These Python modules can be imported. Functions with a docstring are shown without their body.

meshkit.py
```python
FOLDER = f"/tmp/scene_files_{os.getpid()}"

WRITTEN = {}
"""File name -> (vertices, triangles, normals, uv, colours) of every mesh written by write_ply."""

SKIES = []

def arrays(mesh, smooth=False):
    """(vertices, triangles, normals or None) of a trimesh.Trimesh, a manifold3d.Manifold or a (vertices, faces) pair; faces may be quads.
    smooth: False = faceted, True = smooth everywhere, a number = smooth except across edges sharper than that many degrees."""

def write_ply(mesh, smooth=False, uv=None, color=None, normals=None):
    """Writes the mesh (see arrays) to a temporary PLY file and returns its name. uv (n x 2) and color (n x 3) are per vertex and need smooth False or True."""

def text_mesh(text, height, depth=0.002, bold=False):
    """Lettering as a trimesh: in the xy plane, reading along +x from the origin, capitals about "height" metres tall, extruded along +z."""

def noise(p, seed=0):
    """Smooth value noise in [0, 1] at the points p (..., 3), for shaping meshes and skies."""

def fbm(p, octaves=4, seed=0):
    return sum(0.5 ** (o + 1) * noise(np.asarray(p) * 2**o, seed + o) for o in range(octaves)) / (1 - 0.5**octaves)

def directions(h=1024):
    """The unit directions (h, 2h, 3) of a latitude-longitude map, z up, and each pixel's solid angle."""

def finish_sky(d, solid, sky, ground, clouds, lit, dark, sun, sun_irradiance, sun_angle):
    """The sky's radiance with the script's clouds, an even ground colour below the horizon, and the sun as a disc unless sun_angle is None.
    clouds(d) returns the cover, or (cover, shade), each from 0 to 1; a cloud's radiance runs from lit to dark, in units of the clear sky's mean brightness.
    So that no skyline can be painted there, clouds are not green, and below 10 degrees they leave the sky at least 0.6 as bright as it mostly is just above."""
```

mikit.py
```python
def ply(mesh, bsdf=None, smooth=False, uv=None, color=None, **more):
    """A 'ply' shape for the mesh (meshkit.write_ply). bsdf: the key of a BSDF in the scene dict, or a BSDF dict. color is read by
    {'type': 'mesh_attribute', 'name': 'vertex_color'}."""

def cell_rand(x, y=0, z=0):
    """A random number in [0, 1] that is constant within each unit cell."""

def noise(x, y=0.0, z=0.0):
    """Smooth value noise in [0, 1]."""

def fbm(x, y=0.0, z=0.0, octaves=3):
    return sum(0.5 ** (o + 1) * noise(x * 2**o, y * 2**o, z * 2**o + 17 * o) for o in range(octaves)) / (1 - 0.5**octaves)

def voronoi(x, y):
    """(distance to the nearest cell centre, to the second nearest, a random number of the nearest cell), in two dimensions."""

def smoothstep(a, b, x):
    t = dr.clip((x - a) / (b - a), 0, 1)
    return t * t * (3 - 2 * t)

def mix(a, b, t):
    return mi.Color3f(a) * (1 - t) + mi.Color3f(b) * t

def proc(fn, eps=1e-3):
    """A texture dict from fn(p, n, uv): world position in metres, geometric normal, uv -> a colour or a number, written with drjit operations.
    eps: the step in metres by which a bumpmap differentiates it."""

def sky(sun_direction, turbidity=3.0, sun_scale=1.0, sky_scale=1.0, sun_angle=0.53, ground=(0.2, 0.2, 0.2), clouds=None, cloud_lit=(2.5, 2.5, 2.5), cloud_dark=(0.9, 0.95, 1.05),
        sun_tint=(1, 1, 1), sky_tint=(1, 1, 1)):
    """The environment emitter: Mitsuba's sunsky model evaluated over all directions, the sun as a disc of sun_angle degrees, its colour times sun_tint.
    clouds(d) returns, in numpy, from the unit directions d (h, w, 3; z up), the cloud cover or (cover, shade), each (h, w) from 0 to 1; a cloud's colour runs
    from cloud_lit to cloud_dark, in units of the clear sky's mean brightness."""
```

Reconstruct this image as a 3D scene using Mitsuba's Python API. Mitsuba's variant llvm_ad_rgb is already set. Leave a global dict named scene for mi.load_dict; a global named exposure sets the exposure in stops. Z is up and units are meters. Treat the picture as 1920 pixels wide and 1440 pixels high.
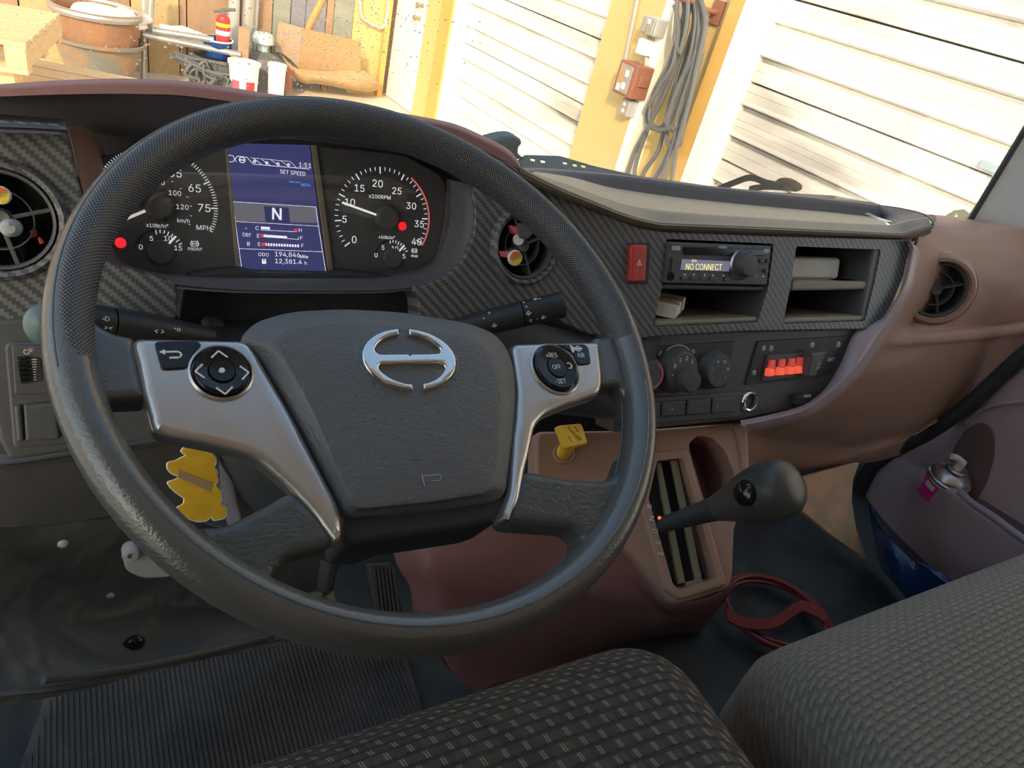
import math, random
import numpy as np, trimesh, mitsuba as mi, drjit as dr, mikit, meshkit
from mikit import noise, fbm, cell_rand, smoothstep, mix
from scipy.interpolate import PchipInterpolator
from shapely.geometry import Polygon, Point, box as sbox
from shapely.ops import unary_union
from shapely import affinity
import manifold3d as m3
random.seed(7); rng = np.random.default_rng(7)

# ------------------------------------------------------------------ camera, sky, exposure
# world: origin at the camera height, x to the right of the truck, y forward, z up; garage ground at z = GROUND
FPX, PITCH, ROLL, YAW = 1340.0, 32.0, 15.5, 35.5
exposure = 2.6
scene, labels = {}, {}
_p, _r, _y = np.radians([PITCH, ROLL, YAW])
CF = np.array([np.sin(_y)*np.cos(_p), np.cos(_y)*np.cos(_p), -np.sin(_p)])
_R0 = np.array([np.cos(_y), -np.sin(_y), 0]); _U0 = np.cross(_R0, CF)
CR = np.cos(_r)*_R0 + np.sin(_r)*_U0; CU = -np.sin(_r)*_R0 + np.cos(_r)*_U0
scene['camera'] = {'type': 'perspective', 'fov_axis': 'x', 'fov': float(np.degrees(2*np.arctan(960/FPX))), 'near_clip': 0.02, 'far_clip': 100.0,
                   'to_world': mi.ScalarTransform4f().look_at(origin=[0, 0, 0], target=CF.tolist(), up=CU.tolist())}
SUN_SCALE, SKY_SCALE = 0.45, 2.0
SUN = np.array([-0.45, -0.75, 0.46])
scene['sky'] = mikit.sky(SUN, turbidity=5.0, sun_scale=SUN_SCALE, sky_scale=SKY_SCALE, sun_angle=3.0, ground=(0.35, 0.33, 0.3), sky_tint=(1.0, 0.93, 0.82), sun_tint=(1.0, 0.95, 0.86))

# ------------------------------------------------------------------ helpers
def ray(px, py):
    return CF + (px-960)/FPX*CR - (py-720)/FPX*CU

def unit(v):
    v = np.asarray(v, float); return v/np.linalg.norm(v)

def hy(px, py, y):
    d = ray(px, py); return d*(y/d[1])

def hz(px, py, z):
    d = ray(px, py); return d*(z/d[2])

def hx(px, py, x):
    d = ray(px, py); return d*(x/d[0])

class Fr:
    """A local frame on a plane: u right, v up, n towards the viewer."""
    def __init__(s, o, n, up=(0, 0, 1)):
        s.o, s.n = np.asarray(o, float), unit(n)
        s.v = unit(np.asarray(up, float) - s.n*np.dot(up, s.n)); s.u = np.cross(s.v, s.n)
    def hit(s, px, py, w=0.0):
        d = ray(px, py); o = s.o + s.n*w
        return d*(np.dot(s.n, o)/np.dot(s.n, d))
    def uv(s, px, py, w=0.0):
        h = s.hit(px, py, w) - s.o
        return np.array([h@s.u, h@s.v])
    def uvs(s, pts, w=0.0):
        return np.array([s.uv(x, y, w) for x, y in pts])
    def p(s, u, v, w=0.0):
        return s.o + np.multiply.outer(np.asarray(u, float), s.u) + np.multiply.outer(np.asarray(v, float), s.v) + np.multiply.outer(np.asarray(w, float), s.n)
    def p3(s, a):
        a = np.asarray(a, float); return s.o + a@np.stack([s.u, s.v, s.n])
    def shift(s, w):
        return Fr(s.o + s.n*w, s.n, s.v)
    def scale(s, px, py, w=0.0):
        return np.linalg.norm(s.hit(px, py+1, w) - s.hit(px, py-1, w))/2

def cat(ms):
    return trimesh.util.concatenate([m for m in ms])

def merged(v, f):
    return trimesh.Trimesh(np.asarray(v, float), np.asarray(f, int), process=True)

def chaikin(p, k=2, closed=True):
    p = np.asarray(p, float)
    for _ in range(k):
        q = np.roll(p, -1, 0)
        a, b = p*.75 + q*.25, p*.25 + q*.75
        if closed:
            p = np.stack([a, b], 1).reshape(-1, p.shape[1])
        else:
            p = np.vstack([p[:1], np.stack([a, b], 1)[:-1].reshape(-1, p.shape[1]), p[-1:]])
    return p

def rounded(p, r=0.004, n=4):
    """Polygon with its corners rounded by radius-like distance r."""
    p = np.asarray(p, float); out = []
    for i in range(len(p)):
        a, b, c = p[i-1], p[i], p[(i+1) % len(p)]
        la, lc = np.linalg.norm(a-b), np.linalg.norm(c-b)
        t = min(r, la*.45, lc*.45)
        s, e = b+(a-b)/la*t, b+(c-b)/lc*t
        for k in range(n+1):
            x = k/n; out.append((1-x)**2*s + 2*x*(1-x)*b + x*x*e)
    return np.array(out)

def ccw(r):
    r = np.asarray(r, float)
    a = np.sum(r[:, 0]*np.roll(r[:, 1], -1) - np.roll(r[:, 0], -1)*r[:, 1])
    return r if a > 0 else r[::-1]

def inset(r, d):
    """Miter offset inwards of a ccw ring."""
    e = np.roll(r, -1, 0) - r; e /= np.maximum(np.linalg.norm(e, axis=1, keepdims=True), 1e-12)
    nrm = np.stack([-e[:, 1], e[:, 0]], 1)
    m = nrm + np.roll(nrm, 1, 0); l = np.linalg.norm(m, axis=1, keepdims=True); m /= np.maximum(l, 1e-9)
    c = np.maximum(np.sum(m*nrm, 1, keepdims=True), 0.35)
    return r + m*d/c

def tri(poly):
    v, f = trimesh.creation.triangulate_polygon(poly, engine='earcut')
    return np.asarray(v), np.asarray(f)

def plate(fr, ring, w0, w1, bev=0.001, holes=(), dome=0.0, domek=(0.12, 0.3, 0.55, 0.8), steps=3):
    """Solid plate from the outline (u, v) between heights w0 and w1, its front edge rounded by bev."""
    ring = np.asarray(ring, float)
    keep = np.linalg.norm(ring - np.roll(ring, 1, 0), axis=1) > 1e-6
    ring = ccw(ring[keep]); n = len(ring); V, F = [], []
    rings = [(ring, w0), (ring, w1-bev)]
    for k in range(1, steps+1):
        a = k/steps*np.pi/2
        rings.append((inset(ring, bev*(1-np.cos(a))), w1-bev+bev*np.sin(a)))
    if dome:
        base, c = rings[-1][0], rings[-1][0].mean(0)
        for k in domek:
            rings.append((c + (base-c)*(1-k), w1 + dome*(1-(1-k)**2)))
    for r, w in rings:
        V.append(fr.p(r[:, 0], r[:, 1], np.full(n, w)))
    V = np.vstack(V); i = np.arange(n); j = (i+1) % n
    for k in range(len(rings)-1):
        a, b = k*n, (k+1)*n
        F.append(np.stack([a+i, a+j, b+j], 1)); F.append(np.stack([a+i, b+j, b+i], 1))
    parts = [(V, np.vstack(F))]
    top, wt = rings[-1]
    hs = [ccw(h) for h in holes]
    for r, w, flip in ((top, wt, False), (ring, w0, True)):
        pg = Polygon(r, hs)
        if not pg.is_valid: pg = pg.buffer(0)
        for g in getattr(pg, 'geoms', [pg]):
            if g.area < 1e-12: continue
            v, f = tri(g)
            parts.append((fr.p(v[:, 0], v[:, 1], np.full(len(v), w)), f[:, ::-1] if flip else f))
    for h in hs:
        m = len(h); i = np.arange(m); j = (i+1) % m
        v = np.vstack([fr.p(h[:, 0], h[:, 1], np.full(m, w0)), fr.p(h[:, 0], h[:, 1], np.full(m, wt))])
        parts.append((v, np.vstack([np.stack([i, m+j, j], 1), np.stack([i, m+i, m+j], 1)])))
    out = cat([trimesh.Trimesh(v, f, process=False) for v, f in parts])
    return merged(out.vertices, out.faces)

def pplate(fr, pts, w0, w1, bev=0.001, rad=0.0, holes=(), **k):
    """plate() from an outline given where it shows on the plane of its front face."""
    r = fr.uvs(pts, w1)
    if rad: r = rounded(r, rad)
    return plate(fr, r, w0, w1, bev, holes, **k)

def grid_mesh(G, closed_u=False, closed_v=False):
    a, b = G.shape[:2]; idx = np.arange(a*b).reshape(a, b)
    I = np.vstack([idx, idx[:1]]) if closed_u else idx
    if closed_v: I = np.hstack([I, I[:, :1]])
    q = np.stack([I[:-1, :-1], I[:-1, 1:], I[1:, 1:], I[1:, :-1]], -1).reshape(-1, 4)
    return G.reshape(-1, 3), np.vstack([q[:, [0, 1, 2]], q[:, [0, 2, 3]]])

def spline(P, n, axis=0):
    P = np.asarray(P, float)
    if axis: return np.moveaxis(spline(np.moveaxis(P, axis, 0), n), 0, axis)
    flat = P.reshape(len(P), -1)
    d = np.r_[0, np.cumsum(np.maximum(np.linalg.norm(np.diff(P.reshape(len(P), -1, 3), axis=0), axis=2).mean(1), 1e-6))]
    return PchipInterpolator(d/d[-1], flat)(np.linspace(0, 1, n)).reshape((n,)+P.shape[1:])

def grow(rows, nu=40, nv=40):
    """A smooth grid of points through rows of 3-D points."""
    return spline(np.array([spline(np.array(r), nu) for r in rows]), nv)

def shell(G, thick=0.003):
    """The grid of points as a solid sheet, thickened away from the camera side."""
    du = np.gradient(G, axis=1); dv = np.gradient(G, axis=0)
    N = np.cross(du, dv); N /= np.maximum(np.linalg.norm(N, axis=2, keepdims=True), 1e-12)
    s = np.sign(np.sum(N*G, axis=2).mean())
    B = G + N*s*thick
    a, b = G.shape[:2]
    v1, f1 = grid_mesh(G); v2, f2 = grid_mesh(B)
    if s > 0: f1 = f1[:, ::-1]
    else: f2 = f2[:, ::-1]
    idx = np.arange(a*b).reshape(a, b)
    loop = np.r_[idx[0, :-1], idx[:-1, -1], idx[-1, :0:-1], idx[:0:-1, 0]]
    l2 = np.roll(loop, -1); m = a*b
    fs = np.vstack([np.stack([loop, l2, l2+m], 1), np.stack([loop, l2+m, loop+m], 1)])
    if s > 0: fs = fs[:, ::-1]
    return trimesh.Trimesh(np.vstack([v1, v2]), np.vstack([f1, f2+m, fs if s < 0 else fs]), process=False)

def patch(rows, nu=40, nv=30, thick=0.003):
    """rows of (px, py, y) or (px, py, ('z', z)) points -> sheet."""
    R = []
    for r in rows:
        R.append([hy(a, b, c) if not isinstance(c, tuple) else (hz(a, b, c[1]) if c[0] == 'z' else hx(a, b, c[1]) if c[0] == 'x' else c[1].hit(a, b, c[2])) for a, b, c in r])
    return shell(grow(R, nu, nv), thick)

def tube(path, r, closed=False, sides=10, caps=True):
    P = np.asarray(path, float); n = len(P); r = np.broadcast_to(np.asarray(r, float), (n,))
    t = np.roll(P, -1, 0) - np.roll(P, 1, 0) if closed else np.gradient(P, axis=0)
    t /= np.linalg.norm(t, axis=1, keepdims=True) + 1e-12
    a = np.cross(t[0], [0.3, 0.5, 0.81]); a /= np.linalg.norm(a); A = [a]
    for k in range(1, n):
        a = A[-1] - t[k]*np.dot(A[-1], t[k]); A.append(a/np.linalg.norm(a))
    A = np.array(A); B = np.cross(t, A); th = np.arange(sides)*2*np.pi/sides
    G = P[:, None] + r[:, None, None]*(np.cos(th)[None, :, None]*A[:, None] + np.sin(th)[None, :, None]*B[:, None])
    v, f = grid_mesh(G, closed_u=closed, closed_v=True); f = f[:, ::-1]
    if caps and not closed:
        m = len(v); v = np.vstack([v, P[:1], P[-1:]]); k = np.arange(sides); l = (k+1) % sides; e = (n-1)*sides
        f = np.vstack([f, np.stack([k, k*0+m, l], 1), np.stack([e+k, e+l, k*0+m+1], 1)])
        f[-2*sides:] = f[-2*sides:]
    ms = trimesh.Trimesh(v, f, process=False)
    return ms

def stube(pts, r, n=40, sides=10):
    return tube(spline(np.asarray(pts, float), n), r, sides=sides)

def lathe(fr, uc, vc, prof, n=36, sx=1.0):
    """Turned shape about the frame's normal: prof = [(radius, height)]"""
    th = np.arange(n)*2*np.pi/n; prof = np.asarray(prof, float)
    G = np.stack([fr.p(uc + r*np.cos(th)*sx, vc + r*np.sin(th), np.full(n, w)) for r, w in prof])
    v, f = grid_mesh(G, closed_v=True)
    m = trimesh.Trimesh(v, f, process=False)
    m.merge_vertices(); m.update_faces(m.nondegenerate_faces())
    return m

def fbox(fr, u0, u1, v0, v1, w0, w1):
    P = np.array([[u, v, w] for u in (u0, u1) for v in (v0, v1) for w in (w0, w1)], float)
    F = np.array([[0, 1, 3], [0, 3, 2], [4, 6, 7], [4, 7, 5], [0, 4, 5], [0, 5, 1], [2, 3, 7], [2, 7, 6], [0, 2, 6], [0, 6, 4], [1, 5, 7], [1, 7, 3]])
    return trimesh.Trimesh(fr.p3(P), F, process=False)

def rbox(fr, u0, u1, v0, v1, w0, w1, r=0.002, seg=12):
    """Rounded box: the hull of eight balls."""
    r = min(r, (u1-u0)*.49, (v1-v0)*.49, (w1-w0)*.49)
    s = m3.Manifold.sphere(r, seg)
    h = m3.Manifold.batch_hull([s.translate((u, v, w)) for u in (u0+r, u1-r) for v in (v0+r, v1-r) for w in (w0+r, w1-r)])
    m = h.to_mesh()
    return trimesh.Trimesh(fr.p3(np.array(m.vert_properties)[:, :3]), np.array(m.tri_verts), process=False)

def man(mesh):
    mesh = mesh.copy(); mesh.merge_vertices()
    return m3.Manifold(m3.Mesh(np.asarray(mesh.vertices, np.float32), np.asarray(mesh.faces, np.uint32)))

def text(fr, s, u, v, h, w=0.0, depth=0.0003, ang=0.0, bold=False, anchor='c', sx=1.0):
    m = meshkit.text_mesh(s, h, depth, bold); V = m.vertices.copy()
    lo, hi = V.min(0), V.max(0)
    V[:, 0] -= (lo[0]+hi[0])/2 if anchor == 'c' else lo[0]
    V[:, 1] -= (lo[1]+hi[1])/2
    V[:, 0] *= sx
    c, q = math.cos(math.radians(ang)), math.sin(math.radians(ang))
    x, y = V[:, 0]*c - V[:, 1]*q, V[:, 0]*q + V[:, 1]*c
    return trimesh.Trimesh(fr.p(u+x, v+y, w+V[:, 2]), m.faces, process=False)

def tpx(fr, s, cx, cy, hpx, w=0.0, **k):
    u, v = fr.uv(cx, cy, w)
    return text(fr, s, u, v, hpx*fr.scale(cx, cy, w), w, **k)

def bar(fr, a, b, wd, w0, w1):
    """A flat strip between two (u, v) points."""
    a, b = np.asarray(a, float), np.asarray(b, float); d = unit(b-a); nn = np.array([-d[1], d[0]])*wd/2
    return plate(fr, np.array([a-nn, b-nn, b+nn, a+nn]), w0, w1, 0.0, steps=1)

def flat(fr, poly, w0, w1):
    """Extruded shapely shape on a frame."""
    out = []
    for g in getattr(poly, 'geoms', [poly]):
        if g.area < 1e-10: continue
        m = trimesh.creation.extrude_polygon(g, w1-w0, engine='earcut')
        out.append(trimesh.Trimesh(fr.p(m.vertices[:, 0], m.vertices[:, 1], w0+m.vertices[:, 2]), m.faces, process=False))
    return cat(out)

def ell(u, v, a, b, n=48, rot=0.0):
    th = np.arange(n)*2*np.pi/n; x, y = a*np.cos(th), b*np.sin(th); c, s = math.cos(rot), math.sin(rot)
    return np.stack([u + x*c - y*s, v + x*s + y*c], 1)

# ------------------------------------------------------------------ naming
def numbered(name):
    k, n = name, 0
    while k in scene or k in labels or any(q.startswith(k+'__') for q in scene):
        n += 1; k = f'{name}_{n:03d}'
    return k

def thing(name, label, category, group=None, kind=None):
    k = numbered(name); labels[k] = {'label': label, 'category': category}
    if group: labels[k]['group'] = group
    if kind: labels[k]['kind'] = kind
    return k

def part(parent, name, mesh, mat, label=None, smooth=35, kind=None, emit=None, uv=None):
    """One entry of the scene: a part of its parent."""
    base = f'{parent}__{name}'; k, n = base, 0
    while k in scene:
        n += 1; k = f'{base}_{n:03d}'
    put(k, mesh, mat, smooth, emit, uv)
    if label or kind: labels[k] = {}
    if label: labels[k]['label'] = label
    if kind: labels[k]['kind'] = kind
    return k

def put(k, mesh, mat, smooth=35, emit=None, uv=None):
    if emit is not None and mesh.volume < 0:      # lamps shine along their normals
        mesh = mesh.copy(); mesh.invert()
    more = {} if emit is None else {'emitter': {'type': 'area', 'radiance': {'type': 'rgb', 'value': [float(c)*2.0**-exposure for c in emit]}}}
    if uv is not None and smooth not in (True, False): smooth = True
    scene[k] = mikit.ply(mesh, mat, smooth=smooth, uv=uv, **more)

def solo(name, mesh, mat, label, category, group=None, kind=None, smooth=35, emit=None, uv=None):
    k = thing(name, label, category, group, kind); put(k, mesh, mat, smooth, emit, uv); return k

def struct(name, mesh, mat, label, smooth=False, uv=None):
    k = numbered(name); labels[k] = {'label': label, 'category': name.split('_')[0], 'kind': 'structure'}
    if mesh is not None: put(k, mesh, mat, smooth, None, uv)
    return k

# ------------------------------------------------------------------ materials
def rgb(*c): return {'type': 'rgb', 'value': list(map(float, c))}

def mat(name, color, rough=0.5, metallic=0.0, spec=0.5, bump=None, bscale=1.0, beps=4e-4, **k):
    col = color if isinstance(color, dict) else (mikit.proc(color) if callable(color) else rgb(*color))
    b = {'type': 'principled', 'base_color': col, 'roughness': rough, 'metallic': metallic, 'specular': spec, **k}
    if bump is not None: b = {'type': 'bumpmap', 'tex': mikit.proc(bump, eps=beps), 'scale': bscale, 'bsdf': b}
    scene[name] = {'type': 'twosided', 'bsdf': b}
    return name

def grain(freq, amp):
    return lambda p, n, uv: fbm(p.x*freq, p.y*freq, p.z*freq, 2)*amp

def speck(a, b, freq, lo=0.4, hi=0.6):
    return lambda p, n, uv: mix(a, b, smoothstep(lo, hi, fbm(p.x*freq, p.y*freq, p.z*freq, 3)))

mat('m_black', (0.092, 0.094, 0.099), 0.5, bump=grain(900, 0.00025))
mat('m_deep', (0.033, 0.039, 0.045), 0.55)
mat('m_gloss', (0.012, 0.012, 0.014), 0.12)
mat('m_hub', (0.13, 0.134, 0.138), 0.44, bump=grain(650, 0.0006), beps=3e-4)
mat('m_rim', (0.085, 0.085, 0.08), 0.26, spec=0.8, clearcoat=1.0, clearcoat_gloss=0.85, bump=grain(700, 0.00025), beps=3e-4)
mat('m_leather', (0.09, 0.095, 0.093), 0.36, bump=grain(520, 0.0008), beps=3e-4)
mat('m_grip', lambda p, n, uv: mix((0.04, 0.04, 0.044), (0.26, 0.26, 0.275), smoothstep(0.1, 0.8, dr.cos(uv.x*2*np.pi)*dr.cos(uv.y*2*np.pi)))*1.0, 0.36, bump=lambda p, n, uv: dr.cos(uv.x*2*np.pi)*dr.cos(uv.y*2*np.pi)*0.5, bscale=0.00035, beps=2e-4)
mat('m_silver', (0.6, 0.57, 0.54), 0.3, 0.85)
mat('m_chrome', (0.86, 0.85, 0.82), 0.06, 1.0)
mat('m_steel', (0.55, 0.55, 0.56), 0.3, 0.9)
def carbon(p, n, uv):
    c = 0.0028
    k = dr.floor(p.x/c) + dr.floor((p.z*0.92 + p.y*0.39)/c)
    k = k - 4*dr.floor(k/4)
    v = dr.select(k < 2, 0.075, 0.165)
    return mi.Color3f(v*0.97, v, v*1.06)
mat('m_carbon', carbon, 0.38)
mat('m_brown', (0.42, 0.265, 0.2), 0.5, bump=grain(800, 0.0003))
mat('m_maroon', (0.3, 0.15, 0.14), 0.6, bump=grain(300, 0.0004))
mat('m_taupe', (0.27, 0.235, 0.185), 0.5, bump=grain(900, 0.00025))
mat('m_tray', lambda p, n, uv: mix((0.4, 0.325, 0.22), (0.56, 0.46, 0.32), 0.5 + 0.5*dr.cos(p.x*2*np.pi/0.0045)), 0.6)
mat('m_traywall', (0.105, 0.105, 0.118), 0.55)
mat('m_doortrim', (0.46, 0.355, 0.375), 0.5, bump=grain(700, 0.0003))
mat('m_white', (0.85, 0.85, 0.84), 0.4)
mat('m_mark', (0.8, 0.8, 0.8), 0.6)
mat('m_red', (0.55, 0.05, 0.05), 0.35)
mat('m_pink', (0.75, 0.13, 0.2), 0.5)
mat('m_yellow', (0.97, 0.6, 0.05), 0.45)
mat('m_ink', (0.03, 0.025, 0.02), 0.6)
mat('m_olive', (0.26, 0.25, 0.16), 0.45)
mat('m_blue', (0.01, 0.05, 0.22), 0.25)
mat('m_tan', speck((0.5, 0.33, 0.18), (0.4, 0.3, 0.17), 18), 0.8)
mat('m_hosered', (0.24, 0.04, 0.04), 0.4)
mat('m_floormat', speck((0.075, 0.075, 0.077), (0.105, 0.1, 0.095), 9), 0.6)
mat('m_floor', speck((0.04, 0.052, 0.058), (0.06, 0.075, 0.078), 12), 0.7)
mat('m_kick', speck((0.1, 0.115, 0.12), (0.14, 0.145, 0.15), 6), 0.45, bump=grain(40, 0.006), beps=1e-3)
mat('m_pillar', (0.62, 0.64, 0.64), 0.5)
mat('m_liner', (0.7, 0.69, 0.66), 0.9)
mat('m_cabpaint', (0.75, 0.75, 0.74), 0.3)
mat('m_emit', (0.02, 0.02, 0.02), 0.6)
scene['m_lens'] = {'type': 'thindielectric', 'int_ior': 1.45}
mat('m_flange', (0.42, 0.34, 0.37), 0.32)
mat('m_board', speck((0.9, 0.6, 0.38), (0.7, 0.52, 0.33), 18), 0.8)
mat('m_wiper', (0.006, 0.008, 0.008), 0.7, spec=0.1)
mat('m_screenbase', (0.01, 0.01, 0.012), 0.25)
mat('m_redbutton', (0.62, 0.07, 0.06), 0.35)
mat('m_redrocker', (0.5, 0.05, 0.03), 0.3)
mat('m_orangered', (0.8, 0.17, 0.03), 0.4)
mat('m_green', (0.2, 0.5, 0.12), 0.5)
mat('m_dial', (0.1, 0.104, 0.112), 0.45)
mat('m_dialhub', (0.12, 0.122, 0.126), 0.5)
mat('m_stalk', (0.035, 0.038, 0.038), 0.38)
mat('m_markpink', (0.75, 0.6, 0.58), 0.6)
mat('m_tealgrey', (0.12, 0.18, 0.18), 0.4)
mat('m_knob', (0.07, 0.072, 0.068), 0.4)
mat('m_kickgrey', (0.11, 0.1, 0.1), 0.6)
mat('m_duct', (0.15, 0.155, 0.18), 0.45)
mat('m_yellowcard', speck((0.97, 0.63, 0.05), (0.93, 0.55, 0.04), 60), 0.5)
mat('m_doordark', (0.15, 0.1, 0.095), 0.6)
mat('m_pocketedge', (0.34, 0.29, 0.34), 0.45)
mat('m_canpink', (0.8, 0.05, 0.35), 0.3)
mat('m_bluebag', (0.012, 0.045, 0.14), 0.2)
def weave(p, n, uv):
    cw, ch = 0.0185, 0.0115
    r = dr.floor(uv.y/ch); fy = uv.y/ch - r
    x = uv.x/cw + 0.5*(r - 2*dr.floor(r/2)) + 0.12*fy
    fx = x - dr.floor(x)
    d = dr.abs(fx - 0.5)*cw
    tall = smoothstep(0.10, 0.18, fy)*(1 - smoothstep(0.78, 0.88, fy))
    thread = 0.7 + 0.3*dr.cos(uv.y*2*np.pi/0.0011)
    dash = (1 - smoothstep(0.0003, 0.0006, dr.abs(d - 0.0011)))*tall*thread
    side = (1 - smoothstep(0.0022, 0.0034, d))*tall
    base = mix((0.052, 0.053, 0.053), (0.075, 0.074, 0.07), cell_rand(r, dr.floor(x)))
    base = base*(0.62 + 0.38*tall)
    c = mix(base, (0.1, 0.082, 0.07), side*0.55)
    return mix(c, (0.42, 0.33, 0.27), dash)
def weave_h(p, n, uv):
    cw, ch = 0.0185, 0.0115
    r = dr.floor(uv.y/ch); fy = uv.y/ch - r
    x = uv.x/cw + 0.5*(r - 2*dr.floor(r/2)) + 0.12*fy
    fx = x - dr.floor(x)
    return smoothstep(0.02, 0.2, fx)*(1-smoothstep(0.8, 0.98, fx))*smoothstep(0.02, 0.25, fy)*(1-smoothstep(0.75, 0.98, fy))
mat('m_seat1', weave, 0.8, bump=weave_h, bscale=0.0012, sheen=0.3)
def rib2(p, n, uv):
    cw, ch = 0.017, 0.0075
    r = dr.floor(uv.y/ch); fy = uv.y/ch - r
    x = uv.x/cw + 0.5*(r - 2*dr.floor(r/2)); fx = x - dr.floor(x)
    return smoothstep(0.0, 0.15, fx)*(1-smoothstep(0.6, 0.95, fx))*smoothstep(0.05, 0.35, fy)*(1-smoothstep(0.6, 0.95, fy))
mat('m_seat2', lambda p, n, uv: mix((0.165, 0.156, 0.135), (0.235, 0.222, 0.19), rib2(p, n, uv)), 0.85, bump=rib2, bscale=0.0014, sheen=0.3)
DSX1, DSY, DSZ = .475, .300, -.522
PSX, PSY, PSZ = .535, .25, -.541
# ------------------------------------------------------------------ the yard: ground, walls, roll doors
GROUND = -1.7
mat('m_concrete', lambda p, n, uv: mix((0.5, 0.47, 0.41), (0.66, 0.63, 0.57), fbm(p.x*1.7, p.y*1.7, 0.0, 4)), 0.8)
mat('m_wallyellow', lambda p, n, uv: mix((0.62, 0.46, 0.19), (0.67, 0.53, 0.26), fbm(p.x*2, p.y*2, p.z*2, 3)), 0.7)
mat('m_frameyellow', lambda p, n, uv: mix((0.6, 0.36, 0.1), (0.66, 0.44, 0.15), fbm(p.x*4, p.y*4, p.z*4, 3)), 0.65)
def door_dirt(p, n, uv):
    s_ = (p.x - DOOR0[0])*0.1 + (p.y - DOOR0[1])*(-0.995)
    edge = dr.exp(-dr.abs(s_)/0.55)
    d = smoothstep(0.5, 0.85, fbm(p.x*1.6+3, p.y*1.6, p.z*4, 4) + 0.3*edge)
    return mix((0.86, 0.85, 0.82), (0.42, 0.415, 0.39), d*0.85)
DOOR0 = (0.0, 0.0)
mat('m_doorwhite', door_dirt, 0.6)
mat('m_groove', (0.33, 0.32, 0.28), 0.7)
mat('m_trimwhite', (0.88, 0.87, 0.84), 0.5)
mat('m_osb', lambda p, n, uv: mix((0.62, 0.46, 0.25), (0.5, 0.36, 0.19), fbm(p.x*60, p.y*60, p.z*25, 2)), 0.8)
mat('m_plybrown', lambda p, n, uv: mix((0.42, 0.28, 0.19), (0.33, 0.22, 0.15), fbm(p.x*25, p.y*25, p.z*3, 3)), 0.8)
mat('m_tarpgreen', lambda p, n, uv: mix((0.2, 0.24, 0.22), (0.33, 0.35, 0.31), fbm(p.x*4, p.y*4, p.z*9, 4)), 0.7)
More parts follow.
